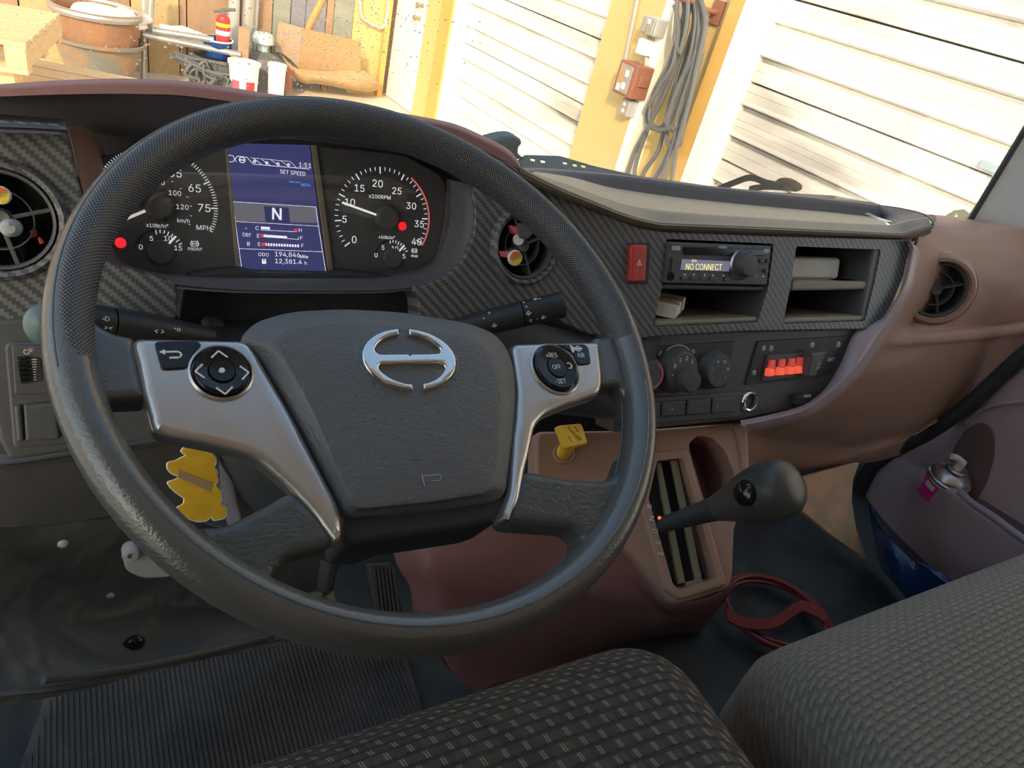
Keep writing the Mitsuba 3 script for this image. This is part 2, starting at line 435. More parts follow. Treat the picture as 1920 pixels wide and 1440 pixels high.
mat('m_tarpblue', lambda p, n, uv: mix((0.18, 0.2, 0.26), (0.27, 0.28, 0.33), fbm(p.x*4, p.y*4, p.z*9, 4)), 0.7)
mat('m_wood', lambda p, n, uv: mix((0.78, 0.6, 0.36), (0.62, 0.44, 0.24), fbm(p.x*5, p.y*45, p.z*45, 3)), 0.75)
mat('m_rust', lambda p, n, uv: mix((0.4, 0.2, 0.1), (0.2, 0.13, 0.1), fbm(p.x*7, p.y*7, p.z*7, 4)), 0.75)
mat('m_rustgrey', lambda p, n, uv: mix((0.22, 0.23, 0.21), (0.36, 0.24, 0.15), smoothstep(0.4, 0.7, fbm(p.x*6, p.y*6, p.z*6, 4))), 0.7)
mat('m_card', lambda p, n, uv: mix((0.44, 0.28, 0.145), (0.39, 0.24, 0.12), fbm(p.x*3, p.y*3, p.z*40, 2)), 0.85)
mat('m_cardgrey', (0.4, 0.3, 0.22), 0.85)
mat('m_cable', (0.13, 0.14, 0.15), 0.5)
mat('m_grey', (0.42, 0.44, 0.46), 0.5)
mat('m_boxbrown', (0.3, 0.13, 0.09), 0.6)
mat('m_orange', (0.8, 0.3, 0.1), 0.5)
mat('m_galv', (0.5, 0.5, 0.48), 0.4, 0.6)
mat('m_cowl', (0.1, 0.13, 0.13), 0.6)
scene['m_film'] = {'type': 'thindielectric', 'int_ior': 1.35}

WF = Fr(hz(775, 218, GROUND), (-0.995, -0.1, 0))          # the wall with the roll doors: u runs towards the truck's rear
FF = Fr(hz(712, 180, GROUND), (0.1, -0.995, 0))           # the wall ahead of the truck
U = lambda px, py, w=0.0: WF.uv(px, py, w)[0]
struct('floor', fbox(Fr((0, 0, GROUND), (0, 0, 1), (0, 1, 0)), -9, 5.2, -7, 9.5, -0.2, 0), 'm_concrete', 'pale dusty concrete floor of the yard outside the windshield')

u_jamb0, u_jamb1 = U(790, 100), U(846, 100)               # yellow jamb left of the far roll door
u_d1a, u_d1b = U(864, 50), U(1130, 150)                   # far roll door
u_p0, u_p1, u_p2, u_p3 = U(1130, 150), U(1222, 150, 0.12), U(1362, 150), U(1388, 150)
u_d2a = U(1394, 150)
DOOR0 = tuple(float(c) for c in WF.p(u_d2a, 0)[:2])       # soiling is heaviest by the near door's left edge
H = 3.4
wall = struct('wall_right', None, None, 'yellow painted wall with roll-up doors seen through the windshield')
part(wall, 'masonry', cat([fbox(WF, -2.2, u_p1-0.05, H-0.5, H, -0.25, -0.21), fbox(WF, u_p0, u_p2, 0, H, -0.2, 0.0), fbox(WF, -2.0, 7.5, 2.75, H, -0.2, -0.03)]), 'm_wallyellow', smooth=False)
part(wall, 'jamb', fbox(WF, U(832, 60), u_jamb1, 0, H, -0.2, 0.06), 'm_frameyellow', smooth=False)
part(wall, 'jamb', fbox(WF, U(800, 60), U(832, 60), 0, H, -0.2, 0.03), 'm_wallyellow', smooth=False)
part(wall, 'pilaster', fbox(WF, u_p0+0.02, u_p1-0.07, 0, H, -0.1, 0.12), 'm_wallyellow', smooth=False)
part(wall, 'corner_strip', fbox(WF, u_p1-0.07, u_p1, 0, H, -0.1, 0.125), 'm_trimwhite', smooth=False)
part(wall, 'jamb', fbox(WF, U(1340, 150)-0.02, u_p2, 0, H, -0.2, 0.07), 'm_frameyellow', smooth=False)
struct('trim_1', fbox(WF, u_jamb1, u_d1a, 0, 2.75, -0.15, 0.04), 'm_trimwhite', 'white edge strip beside the far roll-up door')
struct('trim_2', fbox(WF, u_p2, u_d2a+0.01, 0, 2.75, -0.15, 0.075), 'm_trimwhite', 'white edge strip beside the near roll-up door')

def roll_door(name, u0, u1, vs, label):
    """A sectional door: panels one above the other, each with two pressed ribs and fine lines, dark joints between."""
    d = struct(name, None, None, label)
    part(d, 'backing', fbox(WF, u0, u1, 0, 2.75, -0.16, -0.12), 'm_groove', smooth=False)
    for v0, v1 in zip(vs[:-1], vs[1:]):
        h = v1 - v0; prof = [(0.004, -0.06), (0.008, -0.045)]
        for a, b in ((0.14, None), (0.25, 0.335), (0.45, None), (0.53, None), (0.65, 0.735), (0.88, None)):
            if b is None:
                prof += [(h*a, -0.045), (h*a+0.003, -0.049), (h*a+0.006, -0.045)]; continue
            prof += [(h*a, -0.045), (h*a+0.003, -0.085), (h*a+0.016, -0.085), (h*a+0.018, -0.06), (h*b-0.016, -0.06), (h*b-0.014, -0.08), (h*b, -0.034), (h*b+0.006, -0.034), (h*b+0.02, -0.047)]
        prof += [(h-0.008, -0.045), (h-0.004, -0.06)]
        prof = [(0.004, -0.11)] + prof + [(h-0.004, -0.11)]
        P = np.array([[(u, v0+v, w) for v, w in prof] for u in (u0+0.005, u1-0.005)])
        v, f = grid_mesh(WF.p3(P.reshape(-1, 3)).reshape(2, len(prof), 3), closed_v=True)
        part(d, 'door_panel', trimesh.Trimesh(v, f, process=False), 'm_doorwhite', smooth=False)
    return d
vj = [WF.uv(1397, 150, -0.05)[1], WF.uv(1343, 293, -0.05)[1]]
pitch = vj[0]-vj[1]
vs2 = [vj[1] + pitch*k for k in range(-6, 12) if -0.05 < vj[1]+pitch*k < 2.75+pitch]
roll_door('door_1', u_d2a, u_d2a+3.6, vs2, 'near white ribbed roll-up door filling the right of the windshield')
roll_door('door_2', u_d1a, u_d1b, [v-0.09 for v in vs2], 'far white ribbed roll-up door between the yellow jamb and the pilaster')

# white service door beside the corner
sd = struct('door_3', None, None, 'plain white service door in the corner beside the yellow jamb')
ua, ub = WF.uv(722, 185)[0], U(801, 60)
part(sd, 'leaf', rbox(WF, ua, ub, 0.01, 2.6, -0.08, 0.0, 0.004), 'm_trimwhite')
for py in (14, 38):
    q = WF.uv(800 - (py-14)*0.25, py)
    part(sd, 'door_knob', lathe(WF, q[0]-0.07, q[1], [(0, 0), (0.02, 0.0), (0.012, 0.02), (0.012, 0.03), (0.026, 0.045), (0.02, 0.065), (0, 0.068)], 14), 'm_olive')

# the wall ahead
fw = struct('wall_front', None, None, 'wall ahead of the truck, patched with boards and sheets')
part(fw, 'masonry', fbox(FF, -9, 0.3, 0, H, -0.3, -0.12), 'm_plybrown', smooth=False)
def FU(px, py=40): return FF.uv(px, py)[0]
part(fw, 'yellow_wall', fbox(FF, FU(664), FU(722, 60)-0.02, 0, H, -0.13, -0.02), 'm_wallyellow', smooth=False)
part(fw, 'corner_post', fbox(FF, FU(716, 80), FU(732, 30), 0, H, -0.13, 0.03), 'm_frameyellow', smooth=False)
for a, b, m_, w in ((248, 276, 'm_osb', -.02), (277, 338, 'm_osb', -.03), (338, 351, 'm_plybrown', -.02), (352, 432, 'm_plybrown', -.025), (448, 462, 'm_plybrown', -.03), (478, 512, 'm_plybrown', -.02),
                    (512, 545, 'm_tarpgreen', -.01), (545, 572, 'm_tarpblue', 0.0), (572, 612, 'm_tarpblue', -.015), (612, 626, 'm_plybrown', -.01), (626, 664, 'm_tarpgreen', -.02), (150, 247, 'm_plybrown', -.03), (40, 149, 'm_osb', -.04), (-200, 39, 'm_plybrown', -.03)):
    part(fw, 'wall_panel', fbox(FF, FU(a)+.004, FU(b)-.004, 0.0, 2.5, -0.12, w), m_, smooth=False)

# conduit loop on the yellow wall
C = [FF.uv(x, y) for x, y in ((671, 0), (676, 30), (690, 42), (712, 52), (722, 40), (725, 0))]
C = [(u, v) for u, v in C]; C[0] = (C[0][0], C[0][1]+.3); C[-1] = (C[-1][0], C[-1][1]+.3)
solo('conduit', stube([FF.p(u, v, 0.02) for u, v in C], 0.016, 60), 'm_grey', 'thin grey conduit bent into a U on the yellow wall by the corner', 'conduit')

# ------------------------------------------------------------------ things in the yard
def ground(px, py): return hz(px, py, GROUND)

def stand(px, y):
    """A vertical frame facing the camera on the ground, at distance y along the truck, through column px (at the picture's py=120)."""
    d = ray(px, 120); o = d*(y/d[1]); o[2] = GROUND
    return Fr(o, (-o[0], -o[1], 0))

# two-tier rusty drum with white bags
B = stand(182, 6.35)
hv = lambda px, py, fr=B: fr.uv(px, py)
r1 = abs(hv(275, 60)[0] - hv(84, 45)[0])/2; bz = lambda py: hv(182, py)[1]
cx = (hv(275, 60)[0] + hv(84, 45)[0])/2
z_bot, z_mid, z_top = max(bz(175), 0.0), bz(68), bz(12)
up = Fr(B.p(cx, 0), (0, 0, 1), (0, 1, 0))
drum = thing('planter_drum', 'large rusty two-tier drum heaped with white bags beside the pallets', 'drum')
part(drum, 'lower_tub', lathe(up, 0, 0, [(0, 0), (r1*.62, 0.0), (r1*.7, z_mid*.3), (r1*.86, z_mid*.8), (r1*.86, z_mid*.9), (r1*.99, z_mid*.93), (r1*1.0, z_mid), (r1*.95, z_mid), (r1*.8, z_mid*.8), (0, z_mid*.7)], 40), 'm_rustgrey')
part(drum, 'upper_drum', lathe(up, 0, 0, [(0, z_mid*.75), (r1*.82, z_mid*.75), (r1*.84, z_top*.97), (r1*.8, z_top*.97), (r1*.78, z_mid), (0, z_mid)], 40), 'm_rust')
part(drum, 'rim_band', lathe(up, 0, 0, [(r1*.84, z_top*.9), (r1*.92, z_top*.91), (r1*.94, z_top*.95), (r1*.92, z_top*.985), (r1*.95, z_top), (r1*.86, z_top*1.0), (r1*.84, z_top*.96)], 40), 'm_galv')
def blob(c, rad, seed, amp=.25, sub=3, sq=(1, 1, 1)):
    m = trimesh.creation.icosphere(sub); v = m.vertices
    k = 1 + amp*(meshkit.fbm(v*1.7+seed*3.1, 3, seed)-.5)*2
    m.vertices = v*k[:, None]*np.asarray(sq)*rad + np.asarray(c); return m
for k, (dx, dy, rr) in enumerate(((.02, .1, .16), (.2, .12, .14), (.12, -.05, .12))):
    solo('white_bag', blob(up.p3([dx, dy, z_top*.97-.06]), rr, k+3, .35, 3, (1.1, 1, .5)), 'm_white', ['large crumpled white bag at the middle of the rusty drum', 'crumpled white bag at the right edge of the rusty drum', 'smaller white bag at the front of the rusty drum'][k], 'bag', smooth=True)

# pallets
def pallet(name, corner, ex, ey, L, W, zt, nb, label, blocks=True):
    p = thing(name, label, 'pallet', None); ex, ey = unit(ex), unit(ey)
    fr = Fr(np.array([corner[0], corner[1], 0]), (0, 0, 1), (ey[0], ey[1], 0)); s = np.sign(np.dot(fr.u, ex)); fr.u = np.array([ex[0], ex[1], 0])
    bw = W/nb
    for k in range(nb):
        m = fbox(fr, 0, L, k*bw+.016, (k+1)*bw-.016, zt-.022, zt); m.fix_normals(); part(p, 'deck_board', m, 'm_wood', smooth=False)
    for k in range(3):
        a = L*(k/2)*.92; m = fbox(fr, a, a+.08*L/1.2, 0, W, zt-.11, zt-.023); m.fix_normals(); part(p, 'stringer', m, 'm_wood', smooth=False)
    for k in range(3):
        b = W*(k/2)*.88; m = fbox(fr, 0, L, b, b+.1*W, zt-.133, zt-.111); m.fix_normals(); part(p, 'base_board', m, 'm_wood', smooth=False)
    return p
zt = GROUND + .78
a0, a1, a2 = hz(46, 82, zt), hz(113, 24, zt), hz(-40, 68, zt)
e1, e2 = unit(a2-a0), unit(a1-a0)
pallet('wooden_pallet', a0, e1, e2, 1.2, float(np.linalg.norm(a1-a0)), zt, 6, 'top wooden pallet of pale boards left of the rusty drum')
e1b, e2b = unit(np.array([e1[0]+.15*e2[0], e1[1]+.15*e2[1], 0])), unit(np.array([e2[0]-.15*e1[0], e2[1]-.15*e1[1], 0]))
pallet('wooden_pallet', a0-e1*.33+e2*.12, e1b, e2b, 1.2, 1.0, GROUND+.42, 6, 'middle wooden pallet sticking out under the top pallet')
pallet('wooden_pallet', a0-e1*.38-e2*.1, e1, e2, 1.2, 1.0, GROUND+.14, 6, 'lowest wooden pallet on the ground under two others')
bl = thing('wood_block', 'short wooden block holding up the top pallet', 'block')
part(bl, 'post', fbox(Fr(a0+e1*.16+e2*.06, (0, 0, 1), e2), -.09, .09, 0, .14, -.36, -.135), 'm_wood', smooth=False)
# plastic wrap on the lowest pallet
wm = blob(a0+e1*.45-e2*.12+np.array([0, 0, -.55]), .26, 21, .5, 3, (1.2, .8, .4))
solo('plastic_wrap', wm, 'm_grey', 'crumpled heap of plastic wrap on the pallets at the left edge', 'plastic', smooth=True)

# rack of pipes with bags, fire extinguisher in a blue bucket
R = stand(330, 6.5)
rq = lambda x, y, fr=R: fr.uv(x, y)
rk = thing('pipe_rack', 'grey steel pipe rack behind the rusty drum', 'rack')
for a, b in (((272, -40), (268, 150)), ((286, -40), (280, 70))):
    p, q = rq(*a), rq(*b); q[1] = max(q[1], 0)
    part(rk, 'upright', tube([R.p(*p, 0), R.p(q[0], q[1] if b[1] < 100 else 0, 0)], .024), 'm_galv')
for a, b in (((268, 62), (450, 100)), ((286, 54), (400, 72))):
    p, q = rq(*a), rq(*b); part(rk, 'rail', tube([R.p(*p, .05), R.p(*q, .05)], .024), 'm_galv')
for k, (x, y, r_) in enumerate(((312, 66, .1), (345, 74, .12), (368, 80, .1))):
    q = rq(x, y); solo('white_sack', blob(R.p(q[0], q[1], -.08), r_, 40+k, .4, 3, (1.3, .8, .6)), 'm_white', ['left white sack lying on the pipe rack', 'middle white sack lying on the pipe rack', 'right white sack lying on the pipe rack'][k], 'sack', smooth=True)
def bucket(name, px, py, wpx, hpx, y, matn, label, liner='m_white', cat_='bucket'):
    f = stand(px, y); c = f.uv(px, py); s = f.scale(px, py); r = wpx*s/2; h = hpx*s
    z = c[1]-h; zz = Fr(f.p(c[0], max(z, 0)), (0, 0, 1), (0, 1, 0))
    b = thing(name, label, cat_)
    part(b, 'body', lathe(zz, 0, 0, [(0, 0), (r*.84, 0), (r*.9, h*.5), (r*.96, h*.94), (r*.96, h), (r*.9, h), (r*.84, h*.3), (0, h*.28)], 32), matn)
    part(b, 'rim', lathe(zz, 0, 0, [(r*.96, h*.9), (r*1.03, h*.91), (r*1.03, h*.93), (r*.98, h*.94), (r*1.05, h*.96), (r*1.05, h*1.0), (r*.94, h*1.0), (r*.93, h*.95)], 32), liner)
    return b, f, c, r, h, zz
bk, f_, c_, r_, h_, zz_ = bucket('blue_tub', 408, 72, 58, 34, 6.5, 'm_blue', 'shallow blue tub on the rack holding the fire extinguisher', cat_='tub')
ex = thing('fire_extinguisher', 'red fire extinguisher standing in the blue tub', 'fire extinguisher')
q = f_.uv(418, 78)
z2 = Fr(f_.p(q[0], q[1]), (0, 0, 1), (0, 1, 0)); hh = f_.uv(418, 25)[1]-q[1]
part(ex, 'cylinder', lathe(z2, 0, 0, [(0, 0), (.05, 0), (.052, .02), (.052, hh*.78), (.04, hh*.9), (.02, hh*.95), (.018, hh)], 24), 'm_red')
part(ex, 'label_band', lathe(z2, 0, 0, [(.0525, hh*.25), (.054, hh*.25), (.054, hh*.42), (.0525, hh*.42)], 24), 'm_white', label='white band')
part(ex, 'label_band', lathe(z2, 0, 0, [(.0525, hh*.55), (.054, hh*.55), (.054, hh*.68), (.0525, hh*.68)], 24), 'm_yellow', label='yellow band')
part(ex, 'valve', cat([tube([z2.p3([0, 0, hh*.97]), z2.p3([0, 0, hh*1.16])], .02), tube([z2.p3([0, 0, hh*1.12]), z2.p3([.09, 0, hh*1.2])], .012), tube([z2.p3([0, 0, hh*1.1]), z2.p3([-.07, 0, hh*1.02])], .01)]), 'm_cable')
# brown pipe and coil of black hose
q0, q1 = rq(300, 84), rq(446, 90)
# dark cables tangled below the rack
hc = thing('hose_coil', 'tangled coil of black hose hanging below the pipe rack', 'hose')
for k in range(9):
    x0, x1 = 318+rng.random()*20, 372+rng.random()*50; y0, y1 = 86+rng.random()*10, 108+rng.random()*28
    pts = [(x0, y0), ((x0*2+x1)/3, y0*.6+y1*.4+6*rng.random()), ((x0+x1*2)/3, y0*.3+y1*.7+8*rng.random()), (x1, y1)]
    part(hc, 'strand', stube([R.p(*rq(*p), .1+.02*k) for p in pts], .013, 24, 6), 'm_cable')
for k in range(12):
    x0, y0 = 345+rng.random()*60, 100+rng.random()*14; x1, y1 = 350+rng.random()*80, 145+rng.random()*14
    pts = [(x0, y0), (x0*.7+x1*.3-14*rng.random(), y0*.6+y1*.4), (x0*.3+x1*.7+18*rng.random(), y0*.35+y1*.65), (x1, y1), (x1+14+10*rng.random(), y1-12-14*rng.random())]
    part(hc, 'strand', stube([R.p(*rq(*p), .15+.03*(k % 5)) for p in pts], .012, 30, 6), 'm_cable')
part(hc, 'bin', lathe(Fr(R.p(rq(405, 130)[0], 0, -.05), (0, 0, 1), (0, 1, 0)), 0, 0, [(0, 0), (.17, 0), (.2, max(rq(405, 108)[1], .2)), (.16, max(rq(405, 108)[1], .2)), (.13, .1), (0, .1)], 24), 'm_cable')
# barrels of dark plastic by the post, cyan thing on a stand
st = thing('water_bottle', 'pale blue water bottle on a dark stand right of the wooden post', 'bottle')
f_ = stand(493, 6.7); c_ = f_.uv(493, 90); zz = Fr(f_.p(c_[0], 0), (0, 0, 1), (0, 1, 0)); top = f_.uv(493, 62)[1]; k_ = f_.uv(493, 98)[1]
mat('m_paleblue', (0.45, 0.6, 0.66), 0.3)
part(st, 'bottle', lathe(zz, 0, 0, [(0, k_), (.04, k_), (.05, k_+.08), (.085, k_+(top-k_)*.5), (.085, top-.03), (.07, top), (0, top)], 24), 'm_paleblue')
part(st, 'stand', lathe(zz, 0, 0, [(0, 0), (.2, 0), (.2, k_*.5), (.14, k_*.9), (.05, k_+.01), (0, k_+.01)], 24), 'm_cable')
# wooden post in the white bucket, silver pipe
b1, f1, c1, r1_, h1, z1_ = bucket('white_bucket', 458, 115, 60, 66, 6.3, 'm_white', 'white plastic bucket with red print, wooden post standing in it')
for k, (dx, w_) in enumerate(((-.07, .03), (.06, .035))):
    sp = []
    a = np.linspace(-w_/r1_/.9, w_/r1_/.9, 7)
    base = math.atan2(-z1_.o[1], -z1_.o[0]) + (dx/r1_)
    G = np.stack([[z1_.p3([0, 0, 0]) + np.array([math.cos(base+t), math.sin(base+t), 0])*(r1_*(.86+.1*v/h1)+.003) + np.array([0, 0, v]) for t in a] for v in np.linspace(h1*.22, h1*.5, 4)])
    part(b1, 'print', shell(G, .002), 'm_red' if k else 'm_pink')
f_ = stand(457, 6.45); a, b = f_.uv(456, 52), f_.uv(449, 118)
solo('wooden_post', fbox(f_, a[0]-.035, a[0]+.045, max(b[1]-.3, .02), a[1], -.04, .04), 'm_plybrown', 'short reddish wooden post standing in the white bucket', 'post', smooth=False)
f_ = stand(465, 6.8); a, b = f_.uv(468, -30), f_.uv(462, 60)
solo('silver_pipe', tube([f_.p(*a, 0), f_.p(b[0], 0.03, 0)], .05, sides=16), 'm_galv', 'shiny silver pipe upright behind the wooden post', 'pipe')
f_ = stand(440, 6.8); a, b = f_.uv(440, -30), f_.uv(437, 80)
solo('steel_pole', tube([f_.p(*a, 0), f_.p(b[0], 0.0, 0)], .045, sides=12), 'm_grey', 'grey steel pole upright behind the fire extinguisher', 'pole')
f_ = stand(478, 6.85); a = f_.uv(478, -30)
solo('steel_pole', tube([f_.p(*a, 0), f_.p(a[0]-.03, 0.0, 0)], .045, sides=12), 'm_grey', 'grey steel pole close to the right of the silver pipe', 'pole')
bucket('white_bucket', 520, 120, 36, 60, 6.4, 'm_trimwhite', 'narrow cream bucket between the water bottle and the cardboard')
bk, *_ = bucket('brown_bucket', 537, 128, 30, 44, 6.6, 'm_boxbrown', 'small brown pot beside the cream bucket', 'm_boxbrown', 'pot')
# cardboard: a folded sheet leaning on the wall, one torn sheet on the floor, orange pole behind
CFm = stand(600, 6.78)
pts = [(520, 40), (566, 52), (677, 78), (676, 132), (590, 134), (560, 128), (534, 100), (514, 97)]
cb = thing('cardboard_sheet', 'brown cardboard sheet leaning upright before the front wall', 'cardboard')
part(cb, 'side_flap', pplate(CFm, [(522, 40), (566, 52), (561, 130), (545, 112), (530, 101), (515, 97)], -.012, 0, .002), 'm_cardgrey')
part(cb, 'panel', pplate(CFm, [(566, 52), (677, 79), (676, 134), (600, 134), (561, 130)], -.012, 0.002, .002), 'm_card')
zg = ('z', GROUND+.015)
solo('cardboard_scrap', patch([[(530, 104, 6.66), (560, 129, 6.68), (600, 133, 6.69), (650, 132, 6.70), (682, 132, 6.72)], [(540, 122, 6.58), (566, 138, 6.58), (610, 143, 6.6), (655, 146, 6.62), (696, 143, 6.68)], [(546, 138, zg), (575, 152, zg), (620, 160, zg), (645, 166, zg), (706, 156, zg)]], 24, 14, .008), 'm_tan', 'torn pale cardboard lying on the concrete before the leaning sheet', 'cardboard', smooth=True)
f_ = stand(590, 6.92); a, b = f_.uv(607, -6), f_.uv(578, 52)
solo('broom_handle', tube([f_.p(*(a+(a-b)*.6), -.1), f_.p(*(b-(a-b)*.9), 0)], .032, sides=12), 'm_orange', 'orange handle leaning behind the cardboard sheet', 'handle')

# ------------------------------------------------------------------ switch boxes and cables on the pilaster
PW = WF.shift(0.12)
def wbox(name, quad, d, m_, label, catg, extra=None):
    r = PW.uvs(quad, d); k = thing(name, label, catg)
    part(k, 'case', plate(PW, rounded(r, .012), 0, d, .006), m_); return k
def rect_px(cx, cy, w, h, d=.06):
    c = PW.uv(cx, cy, d); s = PW.scale(cx, cy, d); return c, w*s, h*s
def wall_box(name, cx, cy, wpx, hpx, d, m_, label, cat_='switch box'):
    c, w, h = rect_px(cx, cy, wpx, hpx, d); k = thing(name, label, cat_)
    part(k, 'case', rbox(PW, c[0]-w/2, c[0]+w/2, c[1]-h/2, c[1]+h/2, 0, d, .008), m_)
    return k, c, w, h
k, c, w, h = wall_box('switch_box', 1172, 148, 56, 62, .13, 'm_boxbrown', 'large rusty brown switch box, the lowest but one on the pilaster')
part(k, 'front_plate', rbox(PW, c[0]-w*.36, c[0]+w*.3, c[1]-h*.42, c[1]+h*.42, .13, .137, .003), 'm_galv')
for dx, dy, m_ in ((-.18, .2, 'm_orange'), (-.18, -.05, 'm_orange'), (.08, .18, 'm_white'), (.05, -.2, 'm_white'), (-.2, -.28, 'm_white')):
    part(k, 'sticker', rbox(PW, c[0]+w*(dx-.09), c[0]+w*(dx+.09), c[1]+h*(dy-.1), c[1]+h*(dy+.1), .137, .139, .0008), m_)
part(k, 'lever', rbox(PW, c[0]+w*.5, c[0]+w*.58, c[1]-h*.1, c[1]+h*.25, .03, .1, .006), 'm_boxbrown')
k, c, w, h = wall_box('switch_box', 1217, 48, 40, 34, .09, 'm_grey', 'pair of grey boxes at the top of the pilaster')
part(k, 'cover', rbox(PW, c[0]-w*.5, c[0]-w*.16, c[1]-h*.42, c[1]+h*.4, .09, .1, .006), 'm_galv')
part(k, 'cover', rbox(PW, c[0]-w*.08, c[0]+w*.46, c[1]-h*.45, c[1]+h*.45, .09, .105, .006), 'm_galv')
part(k, 'sticker', rbox(PW, c[0]-w*.04, c[0]+w*.2, c[1]+h*.1, c[1]+h*.36, .105, .107, .0008), 'm_white')
k, c, w, h = wall_box('outlet_box', 1201, 87, 19, 30, .08, 'm_trimwhite', 'small white outlet box above the brown switch box', 'outlet')
part(k, 'cover', rbox(PW, c[0]-w*.46, c[0]+w*.46, c[1]-h*.46, c[1]+h*.46, .08, .086, .004), 'm_white')
k, c, w, h = wall_box('outlet_box', 1171, 201, 24, 32, .07, 'm_grey', 'grey outlet box, the lowest on the pilaster', 'outlet')
part(k, 'cover', rbox(PW, c[0]-w*.46, c[0]+w*.46, c[1]-h*.46, c[1]+h*.46, .07, .076, .004), 'm_galv')
for dy in (.2, -.2): part(k, 'socket', lathe(PW, c[0], c[1]+h*dy, [(0, .077), (w*.16, .077), (w*.16, .0785), (0, .0785)], 12), 'm_white')
cd = thing('conduit', 'grey conduit linking the boxes on the pilaster', 'conduit')
for pts in ([(1198, -20), (1190, 25), (1180, 75), (1172, 115)], [(1216, 62), (1213, 75)], [(1206, 100), (1212, 115), (1204, 150), (1190, 165), (1180, 182)]):
    q = [PW.uv(x, y, .02) for x, y in pts]; part(cd, 'pipe', stube([PW.p(*p, .02) for p in q], .011, 24), 'm_grey')

W3 = WF.shift(.16)
hk = thing('wall_hook', 'rusty steel bracket holding the cable bundle', 'bracket')
c = WF.uv(1347, 24); s = WF.scale(1347, 24)
part(hk, 'plate', rbox(WF, c[0]-14*s, c[0]+14*s, c[1]-22*s, c[1]+22*s, 0, .02, .003), 'm_boxbrown')
part(hk, 'arm', tube([WF.p(*c, .02), WF.p(*c, .1), WF.p(*WF.uv(1300, 2, .17), .17), WF.p(*WF.uv(1265, -4, .17), .17)], .014), 'm_boxbrown')
cb = thing('cable_bundle', 'thick bundle of grey cables hanging in long loops beside the pilaster', 'cable')
strands = [[(1292, -8), (1290, 30), (1268, 100), (1230, 170), (1212, 215), (1222, 240), (1245, 235), (1262, 190), (1290, 110), (1310, 40), (1300, -8)],
           [(1280, -8), (1282, 30), (1258, 110), (1225, 180), (1218, 225), (1235, 243), (1258, 225), (1280, 160), (1308, 80), (1318, 30), (1305, -6)],
           [(1300, -8), (1305, 40), (1290, 120), (1262, 190), (1248, 225), (1262, 244), (1282, 228), (1292, 170), (1312, 90), (1325, 40), (1315, 8), (1300, -8)],
           [(1270, 0), (1268, 40), (1266, 75), (1275, 100), (1285, 60), (1290, 0)],
           [(1296, -8), (1298, 60), (1275, 130), (1255, 200), (1235, 280), (1205, 330), (1195, 360)],
           [(1288, -8), (1286, 50), (1268, 120), (1240, 190), (1214, 240), (1188, 290), (1168, 350)],
           [(1306, -8), (1310, 60), (1295, 140), (1272, 210), (1262, 270), (1245, 320), (1235, 360)],
           [(1312, -6), (1322, 50), (1308, 120), (1290, 200), (1270, 270), (1262, 320), (1255, 360)],
           [(1302, -8), (1316, 70), (1300, 150), (1278, 220), (1252, 290), (1225, 340), (1215, 360)],
           [(1284, -4), (1280, 60), (1262, 130), (1240, 175), (1222, 225), (1200, 280), (1190, 320), (1200, 350)],
           [(1310, -4), (1318, 45), (1300, 110), (1270, 165), (1250, 240), (1258, 275), (1275, 270), (1282, 235), (1295, 180), (1316, 100)],
           [(1265, 10), (1272, 60), (1262, 120), (1235, 165), (1216, 200)]]
for k, st in enumerate(strands):
    w_ = .1 + .028*(k % 4)
    part(cb, 'strand', stube([WF.p(*WF.uv(x, y, w_), w_) for x, y in st], .0125, 60, 7), 'm_cable')
part(cb, 'tie', tube([WF.p(*WF.uv(x, y, .21), .21) for x, y in ((1218, 236), (1235, 245), (1262, 240))], .012), 'm_cable')

tp = thing('blue_tape', 'scrap of pale blue tape stuck on the near roll-up door', 'tape')
DW = WF.shift(-.03); c = DW.uv(1854, 312)
part(tp, 'strip', rbox(DW, c[0]-.035, c[0]+.035, c[1]-.016, c[1]+.016, -.015, .002, .001), 'm_paleblue')
part(tp, 'tail', rbox(DW, c[0]+.03, c[0]+.05, c[1]-.03, c[1]-.012, -.015, .001, .001), 'm_paleblue')
# ------------------------------------------------------------------ the cab: floor, walls, roof, windshield
CAB = -0.95
FLR = Fr((0, 0, CAB), (0, 0, 1), (0, 1, 0))
XL, XR, YB, ZR = -0.45, 1.76, -0.66, 0.45
struct('floor', fbox(FLR, XL, XR, YB, 1.05, -0.05, -0.012), 'm_floor', 'dark cab floor around the pedals and seats')
struct('ceiling', fbox(Fr((0, 0, ZR), (0, 0, 1), (0, 1, 0)), XL, XR, YB, 0.36, 0, 0.04), 'm_liner', 'pale cab roof lining above the seats')
RB = Fr((0, YB, 0), (0, -1, 0))
wb = struct('wall_back', plate(RB, np.array([(XL, CAB), (XR, CAB), (XR, ZR), (XL, ZR)]), 0, 0.04, 0.001, ), 'm_liner', 'pale rear cab wall behind the seats')
LB = Fr((XL, 0, 0), (-1, 0, 0))     # u runs along +y? (n = -x): u = v x n
lu = 1 if LB.u[1] > 0 else -1
struct('wall_left', plate(LB, np.array([(lu*YB, CAB-.04), (lu*0.98, CAB-.04), (lu*0.98, -.6), (lu*0.0, -.6), (lu*0.0, ZR-.06), (lu*.36, ZR-.06), (lu*.34, ZR), (lu*YB, ZR)]), 0, 0.04, 0.001), 'm_deep', 'driver side of the cab, its door standing open')
RBb = Fr((XR, 0, 0), (-1, 0, 0)); ru = 1 if RBb.u[1] > 0 else -1
